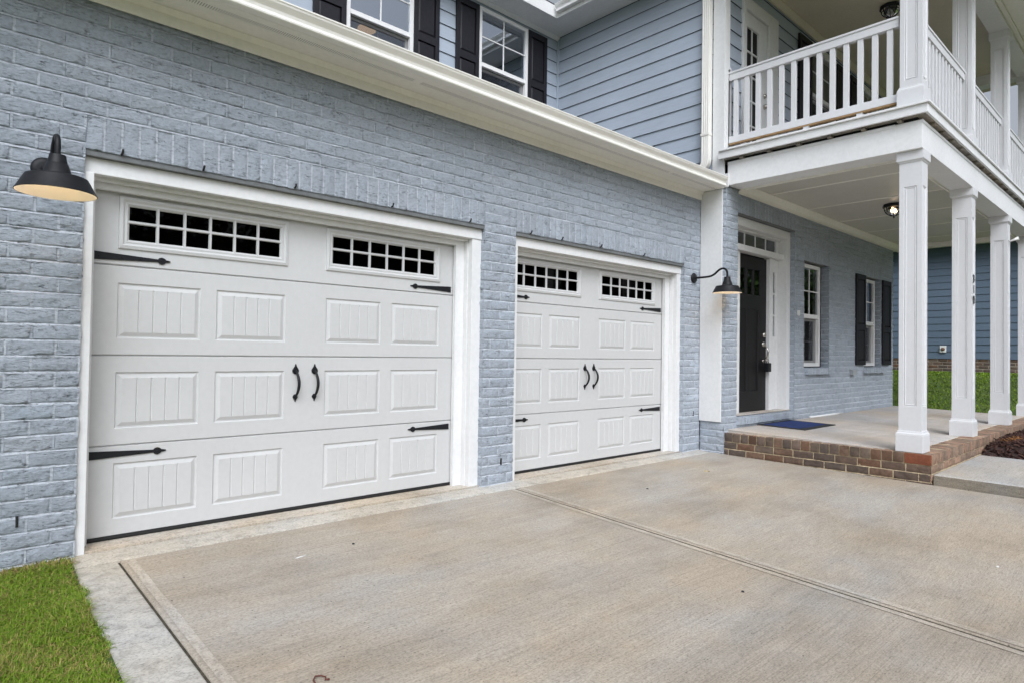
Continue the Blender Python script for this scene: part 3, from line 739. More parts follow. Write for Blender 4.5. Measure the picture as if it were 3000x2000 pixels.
# ---- shutters: two raised panels in a stile and rail frame
def shutter(x0, x1, z0, z1, y, zr, th=.032):
    m_ = MB(); s = .058; rails = [(z0, z0+.075), (zr-.05, zr+.05), (z1-.085, z1)]
    m_.box(x0, x0+s, y-th, y, z0, z1); m_.box(x1-s, x1, y-th, y, z0, z1)
    for a, b in rails: m_.box(x0+s, x1-s, y-th+.0005, y-.0005, a, b)
    for (a, b) in ((rails[0][1], rails[1][0]), (rails[1][1], rails[2][0])):
        i = .028; A = [(x0+s, y-.006, a), (x1-s, y-.006, a), (x1-s, y-.006, b), (x0+s, y-.006, b)]; B = [(x0+s+i, y-th+.006, a+i), (x1-s-i, y-th+.006, a+i), (x1-s-i, y-th+.006, b-i), (x0+s+i, y-th+.006, b-i)]
        for k in range(4): m_.quad(A[k], A[(k+1) % 4], B[(k+1) % 4], B[k])
        m_.quad(*B)
    for zz in (z0+.06, zr, z1-.06):
        for xx in (x0+s*.5, x1-s*.5): m_.box(xx-.006, xx+.006, y-th-.003, y-th+.001, zz-.006, zz+.006)
    return part(m_, 'shutter', SHUT, bevel=.003)
for a, b in ((2.372, 2.770), (3.694, 4.078), (4.356, 4.744), (5.679, 6.062)): shutter(a, b, 4.15, 5.825, YU-.012, 5.062)
for a, b in ((10.56, 10.975), (11.845, 12.285)): shutter(a, b, 1.005, 2.508, YW-.001, 1.63)
for a, b in ((8.486, 8.925), (9.895, 10.225), (10.486, 10.895)): shutter(a, b, 4.30, 5.80, YB-.014, 5.05)

# ---- eaves of the main roof, seen from below at the inside corner
ZE = 5.935; XE = 5.895; YE = 1.90
m_ = MB(); m_.box(-2.6, XE, YE, YU+.03, ZE, ZE+.012); m_.box(XE, XS+.03, -3.2, YU+.03, ZE, ZE+.0122)
m_.prism([(YU-.010, ZE-.001), (YU-.010, ZE-.055), (YU-.018, ZE-.055), (YU-.050, ZE-.001)], 'x', -2.6, XS-.01)
part(m_, 'eave_soffit', WHITE, bevel=.001)
m_ = MB(); m_.box(-2.6, XE-.022, YE-.022, YE, ZE-.012, ZE+.165); m_.box(XE-.022, XE, -3.2, YE, ZE-.012, ZE+.16); part(m_, 'eave_fascia', WHITE, bevel=.003)
pf = [(XE-.0225+(p[0]+.531)*1.0, ZE+.04+(p[1]-3.112)) for p in prof]
m_ = MB(); m_.prism(pf, 'y', -3.2, YE-.06); m_.prism([(XE-.023, ZE+.15), (XE-.023, ZE+.042), (XE-.07, ZE+.04), (XE-.086, ZE+.052), (XE-.074, ZE+.08), (XE-.106, ZE+.14), (XE-.106, ZE+.15)], 'y', YE-.0595, YE-.056)
part(m_, 'eave_gutter', WHITE)
m_ = MB(); m_.prism([(YE-.03, ZE+.17), (YE+4, ZE+2.2), (YE+4, ZE+2.1), (YE, ZE+.13)], 'x', -2.6, 9); m_.prism([(XE-.03, ZE+.17), (XE+4, ZE+2.2), (XE+4, ZE+2.1), (XE, ZE+.13)], 'y', -3.2, 8)
m_.box(XE+.1, 13.6, -3.2, 6, ZE+.2, ZE+.3); part(m_, 'main_roof', SHINGLE)

# ---- entry: surround, transom, sidelight, black door
YD = -.335; YT = -.462
m_ = MB()
m_.box(DOP[0]+.004, 6.72, YT, YD-.002, .382, 2.76); m_.box(8.142, DOP[1]-.004, YT, YD-.002, .382, 2.76); m_.box(DOP[0]+.004, DOP[1]-.004, YT, YD-.002, 2.76, 2.868)
m_.box(6.72, 8.142, YD-.05, YD-.003, 2.733, 2.7595)
m_.box(6.72, 8.142, YD-.085, YD+.05, 2.468, 2.545)                               # transom bar
m_.box(7.82, 7.928, YD-.035, YD+.05, .390, 2.4675); m_.box(6.905, 6.988, YD-.035, YD+.05, .390, 2.4675)
m_.box(6.72, 6.76, YD-.0348, YD+.05, .390, 2.4675)
part(m_, 'door_surround', WHITEZ, bevel=.004)
m_ = MB(); m_.box(6.65, 8.25, YT-.02, YD+.05, .379, .3895); part(m_, 'door_threshold', CONCP, bevel=.002)
def framed(mb, x0, x1, z0, z1, y, gx0, gx1, gz0, gz1, th=.03):
    mb.box(x0, gx0, y, y+th, z0, z1); mb.box(gx1, x1, y, y+th, z0, z1); mb.box(gx0, gx1, y, y+th, z0, gz0); mb.box(gx0, gx1, y, y+th, gz1, z1)
tr = MB(); framed(tr, 6.722, 8.141, 2.5455, 2.7325, YD-.012, 6.80, 8.060, 2.552, 2.727)
for x in (7.165, 7.46, 7.762): tr.box(x-.011, x+.011, YD-.004, YD+.008, 2.552, 2.727)
o = part(tr, 'transom_window', WHITE, bevel=.003)
p = MB(); p.quad((6.79, YD+.009, 2.55), (8.07, YD+.009, 2.55), (8.07, YD+.009, 2.73), (6.79, YD+.009, 2.73)); p.build('window_pane', GLASS, o)
for xa_, xb_ in ((7.9285, 8.1415), (6.7605, 6.9045)):
    sl = MB(); gc = (xa_+xb_)/2-.02; gx0, gx1 = (7.963, 8.055) if xa_ > 7 else (6.80, 6.87)
    framed(sl, xa_, xb_, .392, 2.4665, YD-.005, gx0, gx1, 1.397, 2.29)
    for z in (1.69, 1.99): sl.box(gx0, gx1, YD-.003, YD+.006, z-.012, z+.012)
    for z0_, z1_ in ((.68, 1.172), (1.20, 1.36), (.43, .655)):
        sl.box(gx0-.012, gx0-.004, YD-.010, YD-.004, z0_, z1_); sl.box(gx1+.004, gx1+.012, YD-.010, YD-.004, z0_, z1_); sl.box(gx0-.004, gx1+.004, YD-.0098, YD-.0042, z1_-.008, z1_); sl.box(gx0-.004, gx1+.004, YD-.0098, YD-.0042, z0_, z0_+.008)
    o = part(sl, 'sidelight_window', WHITEZ, bevel=.002)
    p = MB(); p.quad((gx0-.01, YD+.014, 1.39), (gx1+.01, YD+.014, 1.39), (gx1+.01, YD+.014, 2.30), (gx0-.01, YD+.014, 2.30)); p.build('window_pane', GLASS, o)
dm = MB(); yd = YD+.012; dx0, dx1 = 6.989, 7.8195; LX = [(7.037, 7.195), (7.245, 7.385), (7.432, 7.590)]
LX = [(7.062, 7.225), (7.275, 7.425), (7.475, 7.640)]; PXD = [(7.075, 7.265), (7.335, 7.595)]
ops = [(a, b, 1.93, 2.28) for a, b in LX] + [(7.06, 7.265, .66, 1.74), (7.335, 7.60, .66, 1.74)]
cells(dm, dx0, dx1, .392, 2.444, ops, lambda u, z: (u, yd, z))
for a, b, c, d in ops:
    dep = .014; A = [(a, yd, c), (b, yd, c), (b, yd, d), (a, yd, d)]; Bq = [(a+.006, yd+dep, c+.006), (b-.006, yd+dep, c+.006), (b-.006, yd+dep, d-.006), (a+.006, yd+dep, d-.006)]
    for k in range(4): dm.quad(A[k], A[(k+1) % 4], Bq[(k+1) % 4], Bq[k])
    if d < 1.8: dm.quad(*Bq)
o = part(dm, 'entry_door', BLKDOOR)
for a, b in LX:
    p = MB(); p.quad((a, yd+.012, 1.925), (b, yd+.012, 1.925), (b, yd+.012, 2.285), (a, yd+.012, 2.285)); p.build('door_lite', GLASS, o)
m_ = MB()
def disc(mb, x, y, z, r, d, n=20):
    pr = [(.0005, d), (r*.55, d), (r*.85, d*.8), (r, d*.3), (r, 0)]
    vs_ = []; 
    for rr, dd in pr:
        for k in range(n): a = 2*PI*k/n; vs_.append((x+rr*math.cos(a), y-dd, z+rr*math.sin(a)))
    mb.add(vs_, [(i*n+k, i*n+(k+1) % n, (i+1)*n+(k+1) % n, (i+1)*n+k) for i in range(len(pr)-1) for k in range(n)], smooth=True)
disc(m_, 7.735, yd, 1.412, .036, .035); m_.build('deadbolt', NICKEL, o)
m_ = MB(); disc(m_, 7.735, yd, 1.285, .036, .02); m_.tube([(7.735, yd-.012, 1.27), (7.737, yd-.055, 1.235), (7.737, yd-.075, 1.19), (7.736, yd-.062, 1.12), (7.735, yd-.03, 1.075), (7.735, yd, 1.06)], [.011, .010, .011, .010, .009, .012], 10); disc(m_, 7.735, yd, 1.06, .022, .012)
m_.build('door_handle', NICKEL, o)

# ---- porch: concrete floor falling to a brown brick rim
ZP = .208
def pz(x, y): return ZP + .001 + .036*max(0, (y+2.44)/1.92)
fl = MB(); nX = 30
XJ = [XC+.09, 7.7, 9.05, 10.4, 11.75, 12.62]
for a, b in zip(XJ[:-1], XJ[1:]): slab(fl, a+.002, b-.002, -2.44, YW+.02, thick=.2, nx=5, ny=8, zf=pz, edge=.006)
part(fl, 'porch_floor', CONCP)
m_ = MB()
for a, b in ((8.75, 12.3),): m_.tube([(a, YW-.014, pz(a, YW)+.012), ((a+b)/2-.9, YW-.018, pz(0, YW)+.008), ((a+b)/2-.5, YW-.014, pz(b, YW)+.010)], [.012, .016, .007], 8)
part(m_, 'caulk_line', CAULK)
BR = [(.150, .098, .070), (.128, .090, .070), (.165, .100, .066), (.115, .085, .068), (.170, .092, .056), (.150, .108, .080)]
def bcol():
    c = BR[int(rng.integers(len(BR)))]; k = .84+rng.normal(0, .11); return tuple(q*k for q in c)
def tcol():
    c = [(.26, .17, .115), (.23, .155, .11), (.29, .18, .12), (.20, .14, .10)][int(rng.integers(4))]; k = 1+rng.normal(0, .08); return tuple(q*k for q in c)
MOR = (.50, .40, .26)
bb = MB(); XP0 = XC-.006; YP0 = -2.655
BCH = .0795; ZR = .105                                                # rowlock from .105 to ZP
# left side facing the driveway
cells(bb, YP0+.009, YW-.002, -.3, ZP-.006, [], lambda v, z: (XP0+.009, v, z), col=MOR)
frL = lambda v, z, d: (XP0+.009-d, v, z)
brickwork(bb, frL, YP0, YW-.004, ZR-5*BCH, ZR, BCH, .218, [], bcol, phase=YP0, depth=.009, mort=.010, mcol=MOR)
n = 19; y = YP0+.232
one_brick(bb, frL, YP0+.001, YP0+.226, ZR+.006, ZP, .012, (.20, .060, .028), 8, 3)
wv = (YW-.004-y)/n
for i in range(n): one_brick(bb, frL, y+i*wv+.006, y+(i+1)*wv-.006, ZR+.006, ZP-.001+rng.normal(0, .001), .012, bcol(), 4, 4)
# rowlock top, left edge
cells(bb, YP0+.22, YW-.004, XP0+.012, XC+.095, [], lambda v, u: (u, v, ZP-.004), col=MOR)
for i in range(n): one_brick(bb, lambda a, b, d: (b, a, ZP-.010+d), y+i*wv+.006, y+(i+1)*wv-.006, XP0+.004, XC+.088, .010, tcol(), 3, 4)
# front face
XPE = 12.66
cells(bb, XP0+.009, XPE, -.3, ZP-.006, [], lambda u, z: (u, YP0+.009, z), col=MOR)
frF = lambda u, z, d: (u, YP0+.009-d, z)
brickwork(bb, frF, XP0, XPE, ZR-5*BCH, ZR, BCH, .218, [], tcol, phase=XP0, mort=.012, mcol=MOR)
nf = int((XPE-XP0)/.0695); wf = (XPE-XP0)/nf
for i in range(nf):
    one_brick(bb, frF, XP0+i*wf+.005, XP0+(i+1)*wf-.005, ZR+.006, ZP-.001, .012, tcol(), 3, 3)
    one_brick(bb, lambda a, b, d: (a, b, ZP-.010+d), XP0+i*wf+.005, XP0+(i+1)*wf-.005, YP0, -2.448, .010+rng.normal(0, .0008), tcol(), 3, 4)
cells(bb, XP0+.012, XPE, YP0+.012, -2.44, [], lambda u, v: (u, v, ZP-.004), col=MOR)
bb.quad((XPE, YP0+.009, -.3), (XPE, YW, -.3), (XPE, YW, ZP-.006), (XPE, YP0+.009, ZP-.006), col=MOR)
part(bb, 'porch_brick_base', BRICKB)

# ---- square panelled columns
def column(zb, zbt, zp0, zp1, zc, zt):
    """local x,y around the column centre: base block, moulding, panelled shaft, neck moulding, cap block"""
    hw, hb = .0975, .1185
    sh = MB(); m_i = .040; d = .008
    cells_ = [((1, 0), (0, 1)), ((0, 1), (-1, 0)), ((-1, 0), (0, -1)), ((0, -1), (1, 0))]
    for nrm, tan in cells_:
        fr = (lambda nrm, tan: lambda u, z, q=0.0: (nrm[0]*(hw+q)+tan[0]*u, nrm[1]*(hw+q)+tan[1]*u, z))(nrm, tan)
        op = (-hw+m_i, hw-m_i, zp0, zp1)
        cells(sh, -hw, hw, zbt, zc, [op], lambda u, z: fr(u, z), zb=())
        a, b, c, e = op; rings = [(0, 0), (.004, -d), (.012, -d), (.016, -.002), (.022, -d*.8)]
        for (i0, q0), (i1, q1) in zip(rings[:-1], rings[1:]):
            A = [fr(a+i0, c+i0, q0), fr(b-i0, c+i0, q0), fr(b-i0, e-i0, q0), fr(a+i0, e-i0, q0)]; Bq = [fr(a+i1, c+i1, q1), fr(b-i1, c+i1, q1), fr(b-i1, e-i1, q1), fr(a+i1, e-i1, q1)]
            for k in range(4): sh.quad(A[k], A[(k+1) % 4], Bq[(k+1) % 4], Bq[k])
        sh.quad(*Bq)
    o = sh.build('column', COLW, house)
    def sq(profile, name):
        mb = MB(); vs_ = []
        for r, z in profile: vs_ += [(-r, -r, z), (r, -r, z), (r, r, z), (-r, r, z)]
        fs = [(i*4+k, i*4+(k+1) % 4, (i+1)*4+(k+1) % 4, (i+1)*4+k) for i in range(len(profile)-1) for k in range(4)] + [(3, 2, 1, 0), tuple(len(vs_)-4+k for k in range(4))]
        mb.add(vs_, fs); return mb.build(name, COLW, o, .002)
    sq([(hb, zb), (hb, zbt-.030), (hb-.002, zbt-.026), (hb-.002, zbt-.018), (hw+.010, zbt-.006), (hw+.008, zbt+.008), (hw-.001, zbt+.009)], 'column_base')
    sq([(hw-.001, zc-.020), (hw+.007, zc-.019), (hw+.009, zc-.010), (hb-.003, zc-.002), (hb, zc), (hb, zt)], 'column_capital')
    return o
CXS = (6.4885, 8.49, 10.585, 12.64); CY = -2.4525
low = column(ZP+.002, .405, .655, 2.812, 3.068, 3.158); upc = column(3.592, 3.80, 3.872, 5.56, 5.71, 5.81)
for i, x in enumerate(CXS):
    for src in (low, upc):
        o = src if i == 0 else copy_tree(src, house)
        o.location = (x, CY, HZ)
cols = [c for c in house.children if c.name.startswith('column')]
# house number on the street face of the second column
c2 = [c for c in cols if abs(c.location.x-CXS[1]) < .01 and c.data == low.data][0]
for k, ch in enumerate('310'):
    cu = bpy.data.curves.new('house_number', 'FONT'); cu.body = ch; cu.size = .135; cu.extrude = .002; cu.align_x = 'CENTER'; cu.align_y = 'CENTER'; cu.offset = .002
    t_ = bpy.data.objects.new('tmp_text', cu); COL.objects.link(t_)
    dg = bpy.context.evaluated_depsgraph_get(); me = bpy.data.meshes.new_from_object(t_.evaluated_get(dg)); bpy.data.objects.remove(t_)
    for v in me.vertices: v.co = Vector((v.co.x+.016, -.0975-.0025-v.co.z, v.co.y))
    me.materials.clear(); me.materials.append(BLACK); o = bpy.data.objects.new('house_number', me); COL.objects.link(o); o.parent = c2; o.location = (0, 0, 2.078-.127*k)

# ---- porch beams, ceiling, balcony deck
m_ = MB(); m_.box(6.332, 6.60, -2.335, YW-.012, 3.158, 3.432); m_.box(6.332, 12.80, -2.566, -2.335, 3.1582, 3.4322)
m_.box(6.326, 6.331, -2.335, YW-.012, 3.405, 3.436); m_.box(6.326, 12.80, -2.5725, -2.567, 3.405, 3.436)
part(m_, 'porch_beam', WHITEY, bevel=.003)
m_ = MB(); m_.box(6.36, 12.7, -2.52, YW+.02, 3.436, 3.47)  # near-black filler box paints the shadow gap under the deck fascia
for i in range(int((12.6-6.5)/.36)): m_.box(6.6+i*.36, 6.638+i*.36, -2.60, -2.50, 3.437, 3.468, mi=1)
for i in range(6): m_.box(6.285, 6.40, -.75-i*.33, -.712-i*.33, 3.437, 3.468, mi=1)
part(m_, 'joist_gap', [DARK, CONCWE])
m_ = MB(); m_.box(6.25, 6.275, -2.632, YW+.07, 3.468, 3.555); m_.box(6.2752, 13.0, -2.632, -2.607, 3.468, 3.555)
m_.box(6.228, 6.40, -2.652, YW+.06, 3.5555, 3.578); m_.box(6.4002, 13.0, -2.652, -2.45, 3.5555, 3.578)
part(m_, 'deck_fascia', WHITEY, bevel=.003)
m_ = MB(); m_.box(6.34, 13.0, -2.60, YB+.02, 3.4702, 3.5725); part(m_, 'balcony_floor', CONCP)
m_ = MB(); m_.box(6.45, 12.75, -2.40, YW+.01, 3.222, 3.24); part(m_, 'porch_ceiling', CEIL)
m_ = MB()
for k in range(5):
    m_ = MB(); x = 7.357+1.17*k; m_.box(x-.020, x+.020, -2.335, YW-.03, 3.2165, 3.2222); part(m_, 'ceiling_batten', SOFF, bevel=.002)
cr = [(0, 3.135), (-.014, 3.135), (-.018, 3.150), (-.045, 3.185), (-.06, 3.205), (-.062, 3.222), (0, 3.222)]
m_ = MB(); m_.prism([(YW-.012+p[0], p[1]-.001) for p in cr], 'x', 6.61, 12.72); m_.box(6.60, 12.72, YW-.020, YW-.0105, 3.105, 3.134); m_.prism([(6.60-p[0], p[1]-.001) for p in cr], 'y', -2.335, YW-.075); m_.prism([(-2.335-p[0], p[1]-.0012) for p in cr], 'x', 6.665, 12.72)
m_.prism([(12.72+p[0], p[1]-.0012) for p in cr], 'y', -2.33, YW-.07); m_.box(12.72, 12.80, -2.335, YW, 3.158, 3.43)
part(m_, 'ceiling_moulding', SOFF)
# balcony ceiling, beam and outer eave
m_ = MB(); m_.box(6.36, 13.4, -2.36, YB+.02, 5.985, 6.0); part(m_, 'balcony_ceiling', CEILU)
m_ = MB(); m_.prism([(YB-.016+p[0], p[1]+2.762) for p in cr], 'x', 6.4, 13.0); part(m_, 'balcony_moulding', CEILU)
m_ = MB(); m_.box(6.375, 6.60, -2.34, YB-.09, 5.812, 5.986); m_.box(6.375, 13.0, -2.565, -2.34, 5.8122, 5.9862); m_.box(12.53, 12.75, -2.34, YB, 5.812, 5.986)
part(m_, 'balcony_beam', WHITEY, bevel=.003)
m_ = MB(); m_.box(5.9, 13.4, -3.2, -2.57, 5.90, 5.934); m_.box(6.2, 13.4, -2.62, -2.567, 5.86, 5.899); part(m_, 'front_eave_soffit', SOFF, bevel=.002)
m_ = MB(); m_.box(5.88, 13.42, -3.23, -3.2, 5.88, 6.08); part(m_, 'front_eave_fascia', WHITE, bevel=.003)

# ---- balcony railing
def railing(axis, c, a, b, ys_, name='balcony_railing', tan=True):
    m_ = MB()
    def bx(lo, hi, half, z0, z1, mb=m_):
        if axis == 'y': mb.box(c-half, c+half, lo, hi, z0, z1)
        else: mb.box(lo, hi, c-half, c+half, z0, z1)
    bx(a, b, .040, 4.538, 4.562); bx(a, b, .030, 4.4555, 4.5375)
    bx(a, b, .030, 3.692, 3.772)
    o = part(m_, name, COLW, bevel=.003)
    for q in ys_:
        k = MB(); bx(q-.027, q+.027, .019, 3.7715, 4.456, k); k.build('baluster', COLW, o, .002)
    k = MB(); bx(a, b, .026, 3.676, 3.6917, k); k.build('rail_underside', RAWWOOD, o)
    for q in (a+.5*(b-a), a+.2*(b-a)):
        k = MB(); bx(q-.03, q+.03, .02, 3.573, 3.676, k); k.build('rail_block', COLW, o)
    return o
railing('y', 6.452, -2.335, -.50, [-.58-.1392*i for i in range(13)])
m_ = MB(); m_.box(6.41, 6.495, -.50, -.420, 3.573, 4.60); m_.prism([(6.405, 4.6005), (6.50, 4.6005), (6.4525, 4.635)], 'y', -.505, -.415); part(m_, 'railing_post', COLW, bevel=.003)
for i in range(3):
    a, b = CXS[i]+.098, CXS[i+1]-.098; n = 13; st = (b-a)/(n+1)
    railing('x', -2.4525, a, b, [a+st*(k+1) for k in range(n)])

# ---- balcony door
m_ = MB(); yb_ = YB-.02
m_.box(UD[0]-.02, UD[0]+.065, yb_-.012, YB+.04, 3.58, 5.715); m_.box(UD[1]-.26, UD[1]+.02, yb_-.012, YB+.04, 3.58, 5.715); m_.box(UD[0]+.065, UD[1]-.26, yb_-.0118, YB+.04, 5.56, 5.7148)
part(m_, 'balcony_door_trim', WHITEZ, bevel=.004)
m_ = MB(); gx0, gx1, gz0, gz1 = 6.975, 7.295, 3.85, 5.36; x0, x1 = UD[0]+.066, UD[1]-.272
framed(m_, x0, x1, 3.59, 5.545, YB-.005, gx0, gx1, gz0, gz1, .04)
for z in (4.10, 4.42, 4.74, 5.05): m_.box(gx0, gx1, YB+.003, YB+.02, z-.011, z+.011)
m_.box((gx0+gx1)/2-.010, (gx0+gx1)/2+.010, YB+.0028, YB+.0198, gz0, gz1)
o = part(m_, 'balcony_door', WHITEZ, bevel=.003)
p = MB(); p.quad((gx0, YB+.024, gz0), (gx1, YB+.024, gz0), (gx1, YB+.024, gz1), (gx0, YB+.024, gz1)); p.build('window_pane', GLASS, o)
m_ = MB(); disc(m_, 7.455, YB-.005, 4.58, .03, .03); disc(m_, 7.455, YB-.005, 4.435, .032, .05); m_.build('door_knob', NICKEL, o)
m_ = MB(); m_.box(x0-.001, x1+.012, YB+.02, YB+.035, 3.58, 5.56); part(m_, 'door_gap', DARK)
for u in (UW3, UW4):
    m_ = MB(); m_.box(u[0], u[1], YB-.034, YB-.021, u[3], u[3]+.04); part(m_, 'window_head_trim', VINYL)

# small fittings on the porch wall
m_ = MB(); m_.box(8.338, 8.378, YW-.022, YW+.004, 1.70, 1.775); m_.box(8.351, 8.365, YW-.027, YW-.0225, 1.725, 1.745); part(m_, 'doorbell', PLATE, bevel=.003)
m_ = MB(); m_.box(10.33, 10.50, YW-.055, YW+.004, .845, .925); m_.prism([(YW-.056, .925), (YW+.004, .945), (YW+.004, .926), (YW-.056, .922)], 'x', 10.32, 10.51); part(m_, 'outlet_cover', paint('outlet_grey', (.36, .38, .40), .5), bevel=.004)
# flag pole bracket on the third column
m_ = MB(); m_.tube([(10.60, -2.555, 2.80), (10.60, -2.60, 2.815), (10.60, -2.66, 2.835)], [.010, .014, .026], 12); part(m_, 'pole_bracket', PLATE)

# ================================================================== WALL LAMPS AND CEILING LIGHTS
def wall_lamp(loc, label, lit):
    r = empty('wall_lamp', loc); tag(r, label, 'wall lamp', 'black gooseneck barn lamps on the garage wall')
    m_ = MB(); disc(m_, 0, 0, 0, .062, .022, 28); m_.tube([(0, -.015, 0), (0, -.035, 0)], .02, 12); m_.build('wall_plate', BLACK, r)
    pts = [(0, -.02, 0), (0, -.10, 0), (0, -.18, .001), (0, -.235, .008), (0, -.28, .028), (0, -.315, .056), (0, -.35, .078), (0, -.385, .084), (0, -.415, .074), (0, -.434, .050), (0, -.44, .02), (0, -.44, -.03)]
    P = [Vector(p) for p in pts]; sm = []
    for i in range(len(P)-1):
        p0, p1, p2, p3 = P[max(i-1, 0)], P[i], P[i+1], P[min(i+2, len(P)-1)]
        for t in (0, .33, .66):
            sm.append(.5*((2*p1)+(p2-p0)*t+(2*p0-5*p1+4*p2-p3)*t*t+(3*p1-p0-3*p2+p3)*t**3))
    m_ = MB(); m_.tube(sm+[P[-1]], .0125, 14); m_.build('lamp_arm', BLACK, r)
    zr = -.205
    outer = [(.0005, .186), (.033, .186), (.0345, .182), (.041, .146), (.0425, .142), (.045, .140), (.061, .092), (.063, .089), (.120, .080), (.127, .077), (.131, .070), (.163, .006), (.166, .003), (.166, 0), (.1635, 0)]
    m_ = MB(); m_.lathe(outer, 0, -.44, zr, 48); s = m_.build('lamp_shade', BLACK, r)
    m_ = MB(); m_.lathe([(.1634, .0002), (.1605, .006), (.128, .068), (.118, .076), (.055, .084), (.030, .12), (.0005, .125)], 0, -.44, zr, 48); m_.build('shade_lining', SHADEIN, s)
    m_ = MB(); m_.lathe([(.0005, .055), (.016, .059), (.024, .070), (.024, .082), (.018, .096), (.013, .106), (.013, .12)], 0, -.44, zr, 20); m_.build('light_bulb', BULB, r)
    return r
wall_lamp((-.255, YG-.001, 2.052), 'big black barn lamp left of the nearer garage door, its shade lit warm inside', True)
wall_lamp((6.16, YG-.001, 2.055), 'smaller looking black barn lamp right of the farther garage door beside the front door', True)
def ceiling_light(loc, label, bulb):
    r = empty('ceiling_light', loc); tag(r, label, 'ceiling light', 'black caged porch ceiling lights')
    m_ = MB(); m_.lathe([(.0005, -.001), (.128, -.001), (.142, -.016), (.142, -.034), (.128, -.046), (.10, -.046)], 0, 0, 0, 8, False); m_.build('canopy', BLACK, r)
    dome = [(.112, -.046), (.110, -.075), (.098, -.105), (.072, -.135), (.035, -.155), (.0005, -.160)]
    m_ = MB(); m_.lathe(dome, 0, 0, 0, 32); m_.build('glass_dome', GLASSCL, r)
    m_ = MB()
    for k in range(4):
        a = PI/4*k+.2; m_.tube([((q[0]+.004)*math.cos(a), (q[0]+.004)*math.sin(a), q[1]) for q in dome], .0052, 6)
        m_.tube([((q[0]+.004)*math.cos(a+PI), (q[0]+.004)*math.sin(a+PI), q[1]) for q in dome], .0052, 6)
    m_.tube([(.112*math.cos(2*PI*k/32), .112*math.sin(2*PI*k/32), -.08) for k in range(33)], .004, 6)
    m_.lathe([(.0005, -.195), (.010, -.185), (.012, -.175), (.006, -.168), (.014, -.160), (.014, -.154)], 0, 0, 0, 12); m_.build('cage', BLACK, r)
    for s in (-1, 1):
        m_ = MB(); m_.lathe([(.0005, -.125), (.020, -.118), (.028, -.10), (.024, -.08), (.013, -.062), (.013, -.046)], s*.045, 0, 0, 16); m_.build('light_bulb', bulb, r)
    return r
ceiling_light((9.0, -1.55, 3.221), 'lit black caged light under the lower porch ceiling behind the first column', BULBC)
ceiling_light((9.0, -1.50, 5.984), 'unlit black caged light on the balcony ceiling above the white railing', BULBOFF)
rl = MB(); rl.lathe([(.0005, -.035), (.125, -.035), (.135, -.028), (.135, -.0005)], 0, 0, 0, 40); o = rl.build('room_light', DISC); 
o.location = (4.12, 4.16, 5.979); tag(o, 'round orange glowing ceiling light seen through the left upstairs window', 'ceiling light')

# ================================================================== THINGS ON THE PORCH AND THE DRIVEWAY
m_ = MB()
cx0, cx1, cy0, cy1 = 7.16, 8.13, -1.13, -.50
e = .05; zt = .256
def mz(x, y, h): return pz(x, y)+h
def ring4(i, h): return [(x, y, mz(x, y, h)) for x, y in ((cx0+i, cy0+i), (cx1-i, cy0+i), (cx1-i, cy1-i), (cx0+i, cy1-i))]
A, B_, C_, D_ = ring4(0, .001), ring4(.004, .010), ring4(.085, .010), ring4(.088, .013)
for P_, Q_ in ((A, B_), (B_, C_)):
    for k in range(4): m_.quad(P_[k], P_[(k+1) % 4], Q_[(k+1) % 4], Q_[k])
for k in range(4): m_.quad(C_[k], C_[(k+1) % 4], D_[(k+1) % 4], D_[k], mi=1)
m_.quad(*D_, mi=1)
tag(m_.build('door_mat', [RUBBER, MATBLUE]), 'dark blue patterned doormat with black rubber border on the porch', 'doormat')
lb = empty('lock_box', (7.742, yd-.055, 1.0)); tag(lb, 'black key lock box hanging from the front door handle', 'lock box')
m_ = MB(); m_.box(-.048, .048, -.040, .022, -.085, .035); m_.build('box_body', BLACK, lb, .008)
m_ = MB(); m_.tube([(-.025, -.005, .03), (-.025, -.005, .075), (-.012, -.005, .095), (.012, -.005, .095), (.025, -.005, .075), (.025, -.005, .03)], .006, 8); m_.build('shackle', NICKEL, lb)
m_ = MB(); m_.box(-.034, .034, -.0435, -.0405, -.06, .012); m_.build('keypad', RUBBER, lb, .001)

def blob(name, x, y, r, m, label, cat, flat=.5, group=None, seed=0):
    R_ = np.random.default_rng(seed); bm = bmesh.new(); bmesh.ops.create_icosphere(bm, subdivisions=2, radius=1)
    for v in bm.verts:
        k = 1+.35*mnoise.noise(v.co*1.3+Vector((seed*3.1, 0, 0))); v.co = Vector((v.co.x*k*r*1.3, v.co.y*k*r, v.co.z*k*r*flat))
    me = bpy.data.meshes.new(name); bm.to_mesh(me); bm.free(); me.materials.append(m)
    o = bpy.data.objects.new(name, me); COL.objects.link(o); o.location = (x, y, ground(x, y)+r*flat*.8+.001); o.rotation_euler = (0, 0, seed)
    return tag(o, label, cat, group)
blob('pebble', 2.608, -2.675, .0075, SPECK, 'dark pebble on the driveway in front of the seam, nearest the camera', 'pebble', .6, 'dark pebbles on the driveway', 1)
blob('pebble', 1.263, -.832, .007, SPECK, 'dark pebble on the driveway in front of the nearer garage door', 'pebble', .6, 'dark pebbles on the driveway', 2)
blob('pebble', 4.06, -1.03, .008, SPECK, 'dark pebble on the driveway in front of the farther garage door', 'pebble', .6, 'dark pebbles on the driveway', 5)
blob('white_stone', 4.235, -3.519, .008, SCRAP, 'small white stone on the right driveway slab', 'stone', .5, None, 3)
m_ = MB()
for k in range(3):
    a = k*2.1; m_.add([(0, 0, .004), (.022*math.cos(a), .022*math.sin(a), .012), (.034*math.cos(a+.35), .034*math.sin(a+.35), .005), (.02*math.cos(a+.7), .02*math.sin(a+.7), .001)], [(0, 1, 2, 3)])
o = m_.build('fallen_leaf', LEAFM); o.location = (5.185, -.973, ground(5.185, -.973)+.001); tag(o, 'yellow curled dry leaf on the driveway before the porch', 'leaf')
m_ = MB(); x, y = .427, -2.10
